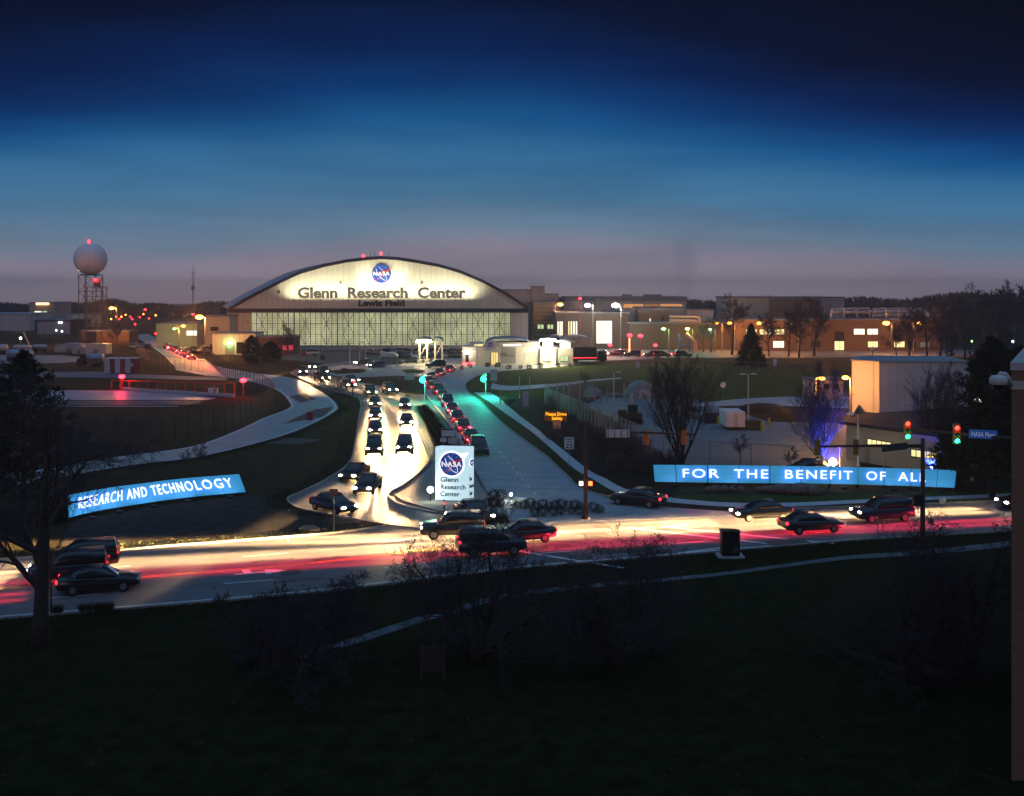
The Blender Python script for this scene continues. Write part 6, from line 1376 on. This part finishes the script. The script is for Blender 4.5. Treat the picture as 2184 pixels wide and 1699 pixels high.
def car(kind,pi,mode):
    """mode: '' parked dark, 'H' headlights on, 'T' brake lights on"""
    key = (kind,pi,mode)
    if key in CARS: return CARS[key]
    t = thing('car',None,'car'); m = PAINT[pi]; t.location = (0,-400,0)
    if kind == 'suv':
        body = loft([ring(-2.32,.80,.45,1.0),ring(-2.25,.90,.36,1.10),ring(-1.2,.95,.30,1.13),ring(.0,.96,.29,1.11),ring(1.0,.95,.30,1.08),ring(1.85,.92,.32,1.02),ring(2.22,.86,.36,.92),ring(2.36,.72,.42,.74)])
        gh = [(-2.22,.80,1.08,.66,1.42),(-2.05,.83,1.10,.70,1.72),(-.9,.86,1.12,.73,1.78),(.15,.86,1.10,.72,1.75),(.42,.86,1.10,.70,1.68),(1.12,.84,1.05,.74,1.09)]; zr = 1.785; rx = (-2.0,.25); hz_, tz = .82, 1.02; R0_ = .37
    else:
        body = loft([ring(-2.30,.74,.44,.86),ring(-2.2,.85,.36,.98),ring(-1.3,.90,.27,1.0),ring(.0,.91,.26,.97),ring(.95,.90,.27,.94),ring(1.75,.87,.30,.86),ring(2.18,.80,.34,.74),ring(2.32,.66,.38,.60)])
        gh = [(-1.72,.76,.96,.66,1.0),(-1.12,.80,.97,.62,1.38),(-.45,.82,.97,.64,1.45),(.1,.82,.96,.63,1.43),(.32,.82,.95,.61,1.38),(1.10,.80,.90,.70,.94)]; zr = 1.448; rx = (-1.0,.18); hz_, tz = .66, .82; R0_ = .33
    body.build('body',m,t,True); cab(gh).build('windows',m_glass,t,True)
    b = MB(); b.add(ring(rx[0],.60,zr-.03,zr+.03)+ring(rx[1],.60,zr-.05,zr+.005),[(i,(i+1)%10,10+(i+1)%10,10+i) for i in range(10)]+[tuple(range(9,-1,-1)),tuple(range(10,20))]); b.build('roof',m,t,True)
    for x in (-1.38,1.40):
        for s in (-1,1):
            y = s*(.86 if kind=='suv' else .81); b = MB(); b.tube([(x,y-s*.10,R0_),(x,y+s*.085,R0_),(x,y+s*.10,R0_)],[R0_,R0_,R0_*.9],16); wq = b.build('wheel',m_tyre,t)
            b = MB(); b.tube([(x,y+s*.09,R0_),(x,y+s*.108,R0_)],R0_*.60,12); b.build('rim',m_rim,wq)
    for s in (-1,1):
        b = MB(); b.ball((2.20,s*.62,hz_),.17,10,6,(.75,1.25,.55)); b.build('headlight',HEAD if mode in 'HF' and mode else HEADO,t)
        b = MB(); b.ball((-2.25,s*.70,tz),.16,8,6,(.5,1.1,.7)); b.build('tail_light',TAIL if mode in 'TR' and mode else (glow("tail_lens_dim",(1,.02,.03),1.2) if mode in 'HF' and mode else TAILO),t)
    for s in (-.64,.64):
        if mode in 'HF' and mode: beam_light(t,(2.5,s,.75),(1,0,0),(HP if mode=='H' else HP*22)*.55,(1,.58,.25),.75,.62 if mode=='H' else .5)
        if mode in 'TR' and mode: beam_light(t,(-2.5,s,.9),(-1,0,0),(TP if mode=='T' else TP*11)*.55,(1,.025,.06),.9,.5 if mode=='T' else .38)
    CARS[key] = t; return t
HP, TP = 22000, 22000
rgc = random.Random(99)
def put(kind,pi,mode,p,ang,lab,group=None):
    c = car(kind,pi,mode); o = dup(c,(p.x,p.y,.016),ang,lab,group); o['label'] = lab; o['category'] = 'car'
    if group: o['group'] = group
    return o
def stream(P,step,mode,lab,group,start=0,jit=.8,paints=(0,1,2,0,3,2,0,1),stop=None):
    k = 0
    for p,d in march(P,step,start):
        p = p+d*rgc.uniform(-jit,jit); put(rgc.choice(('sedan','suv','sedan')),paints[rgc.randrange(len(paints))],mode,p,math.atan2(d.y,d.x),lab,group); k += 1
    return k
path = lambda pts,n=160: [Vector((p.x,p.y,0)) for p in catmull([G(x,y,.7) for x,y in pts],n)]
LA = path([(800,772),(720,776),(664,783),(645,790),(658,799),(715,812),(760,824),(793,838),(800,856),(800,900),(800,945),(784,985),(730,1020),(676,1046),(686,1064),(760,1084),(850,1102)])
LB = path([(850,775),(770,780),(712,786),(692,793),(722,803),(790,818),(848,838),(864,862),(867,900),(864,945),(848,980),(782,1033),(768,1054),(800,1070),(880,1087),(945,1100)])
n1 = stream(LA,15,'H',"car with glaring headlights in the stream winding down the drive's left lane","cars coming down the drive, left lane",3)
n2 = stream(LB,21,'H',"car with glaring headlights in the thinner stream down the drive's right lane","cars coming down the drive, right lane",6)
LX = path([(962,786),(925,800),(914,812),(938,835),(962,868),(1000,925),(1040,980)])
stream(LX,9.0,'T',"car with red tail lamps going up the inbound road","cars going up the inbound road",2)
def lanecars(t,mode,step,start,lab,group,flip):
    C = [Vector((p.x,p.y,0)) for p in lane_mix(t)]; C = [p for p in C if -.62 < p.x/p.y < .62]
    if flip: C = C[::-1]
    stream(C,step,mode,lab,group,start)
lanecars(.29,'F',24,9,"car with headlights on in the farthest lane of the front road","front road cars, farthest lane",True)
lanecars(.46,'F',29,22,"car with headlights on in the front road's second lane from the signs","front road cars, second lane",True)
lanecars(.68,'R',24,11,"car with red brake lamps in the front road's lane next to the foreground lawn","front road cars, near lane",False)
ST = path([(1400,757),(1330,755),(1262,751)],40); stream(ST,4.9,'F',"car with headlights in the bright queue on the rear street","cars in the rear street queue",1,.3)
stream(path([(1402,757),(1440,757),(1500,757)],30),5.5,'R',"car with red tail lamps right of the bright rear street queue","cars leaving the rear street queue",1,.3)
stream(path([(410,762),(380,748),(352,738)],30),8,'T',"car with red tail lamps on the service road left of the hangar","cars on the far service road",2,.3)
d = G(1090,1130,0)-G(1037,1117,0); put('sedan',2,'H',G(1037,1119)+Vector((-1,1.6,0)),math.atan2(-.90,.44),"dark car with two bright headlights waiting beside the monument sign")
q = G(1360,1078); put('sedan',0,'T',q,R(150),"dark car turning into the inbound road with its tail lamps lit")
put('suv',4,'H',G(1490,895),R(-62),"pale pickup with headlights on parked in the yard"); put('suv',6,'',G(930,785),R(178),"dark green four wheel drive waiting beside the inspection canopy")
put('suv',5,'',G(662,759),R(180),"white estate car alone before the left end of the glass doors"); put('sedan',0,'T',G(820,778),R(60),"dark car with glowing red lamps beside the bus shelter")
put('sedan',1,'',G(842,777),R(20),"dark car right of the bus shelter's red lit one"); put('sedan',6,'',G(880,775),R(175),"green car under the inspection canopy's left post"); put('sedan',4,'',G(898,774),R(175),"silver car right of the green one under the canopy"); put('sedan',0,'',G(1722,1012),R(200),"small dark car behind the right sign near the work lamp")
for i in range(17):
    x = 790+i*12.4+rgc.uniform(-2,2)
    put(rgc.choice(('sedan','suv')),rgc.choice((0,1,2,4,4,5,6)),'',G(x,756.5+rgc.uniform(-.5,.5)),R(rgc.choice((85,95,-90))),"parked car in the rear row before the hangar doors","cars parked before the hangar, rear row")
for i in range(10):
    x = 838+i*16+rgc.uniform(-3,3)
    put(rgc.choice(('sedan','suv')),rgc.choice((0,1,2,4,5,6)),'',G(x,763.5),R(rgc.choice((85,-92,95))),"parked car in the front row before the hangar doors","cars parked before the hangar, front row")
for i in range(9): put(rgc.choice(('sedan','suv')),rgc.choice((0,2,4,5,5)),'',G(300+i*13-10 if i<3 else 350+i*12,752 if i>=3 else 744),R(80+i*7),"parked white or grey vehicle in the yard left of the hangar","vehicles left of the hangar")
# truck at the lanes
p = G(1250,774); t = thing('truck',"dark goods truck with red lamp strip in the gate's truck lane",'truck',p); 
b = MB(); b.bx(-4.5,2.6,0,2.5,1.0,3.7); b.build('cargo_box',mat("truck_dark",(.02,.02,.025),.5),t); b = MB(); b.xz([(2.9,.5),(5,.5),(5,1.6),(4.4,2.7),(2.9,2.8)],.1,2.4); b.build('cab',mat("truck_dark",(.02,.02,.025)),t)
b = MB(); b.bx(-4.4,2.5,-.05,-.01,1.1,1.22); b.build('lamp_strip',REDS,t); b = MB(); b.bx(-4.5,5,.3,2.2,.6,1.0); b.build('chassis',m_dark,t); wheelset(t,(-3.6,-2.4,3.9),.1,.5)
for c in CARS.values():
    for o in [c]+list(c.children_recursive): bpy.data.objects.remove(o)
# ================================================================ steam rising from the plant beyond the buildings
def plume(lab,x,yt,yb,wd,d,dens):
    p0 = A(x,yb,d); p1 = A(x,yt,d); h = p1.z-p0.z; r = wd/2160*d/2; b = MB(); prof = []
    for k in range(13): f = k/12; prof.append((max(.05,r*(.55+.7*f)*math.sin(math.pi*(.06+.94*f))**.45),h*f))
    b.lathe(prof,(0,0,0),20); o = b.build('steam_plume',None,None,True,(p0.x,d,p0.z)); n_ = len(b.v)
    m = bpy.data.materials.new("thin_steam"); m.use_nodes = True; t = m.node_tree; t.nodes.remove(t.nodes['Principled BSDF'])
    v = N('ShaderNodeVolumePrincipled',t); v.inputs['Color'].default_value = (.45,.62,.85,1); v.inputs['Density'].default_value = dens; v.inputs['Anisotropy'].default_value = .1
    t.links.new(v.outputs[0],t.nodes['Material Output'].inputs['Volume']); o.data.materials.append(m); tag(o,lab,'steam',"steam plumes on the skyline",'stuff')
plume("tall blue grey steam plume above the long orange lit building",1462,505,655,64,370,.018)
plume("faint steam plume left of the tallest one",1412,540,655,44,372,.013)
plume("faint steam plume furthest left over the brick hall's roof",1350,560,655,40,374,.013)

# ================================================================ evening haze: one closed box of even air round everything
hb = MB(); hb.bx(-2650,2650,-120,2680,-23,38); ho = hb.build('haze',None); tag(ho,kind='stuff')
hm = bpy.data.materials.new("evening_air"); hm.use_nodes = True; t = hm.node_tree; t.nodes.remove(t.nodes['Principled BSDF'])
hv = N('ShaderNodeVolumePrincipled',t); hv.inputs['Color'].default_value = (.92,.93,1,1); hv.inputs['Density'].default_value = .00034; hv.inputs['Anisotropy'].default_value = .55
t.links.new(hv.outputs[0],t.nodes['Material Output'].inputs['Volume']); ho.data.materials.append(hm)
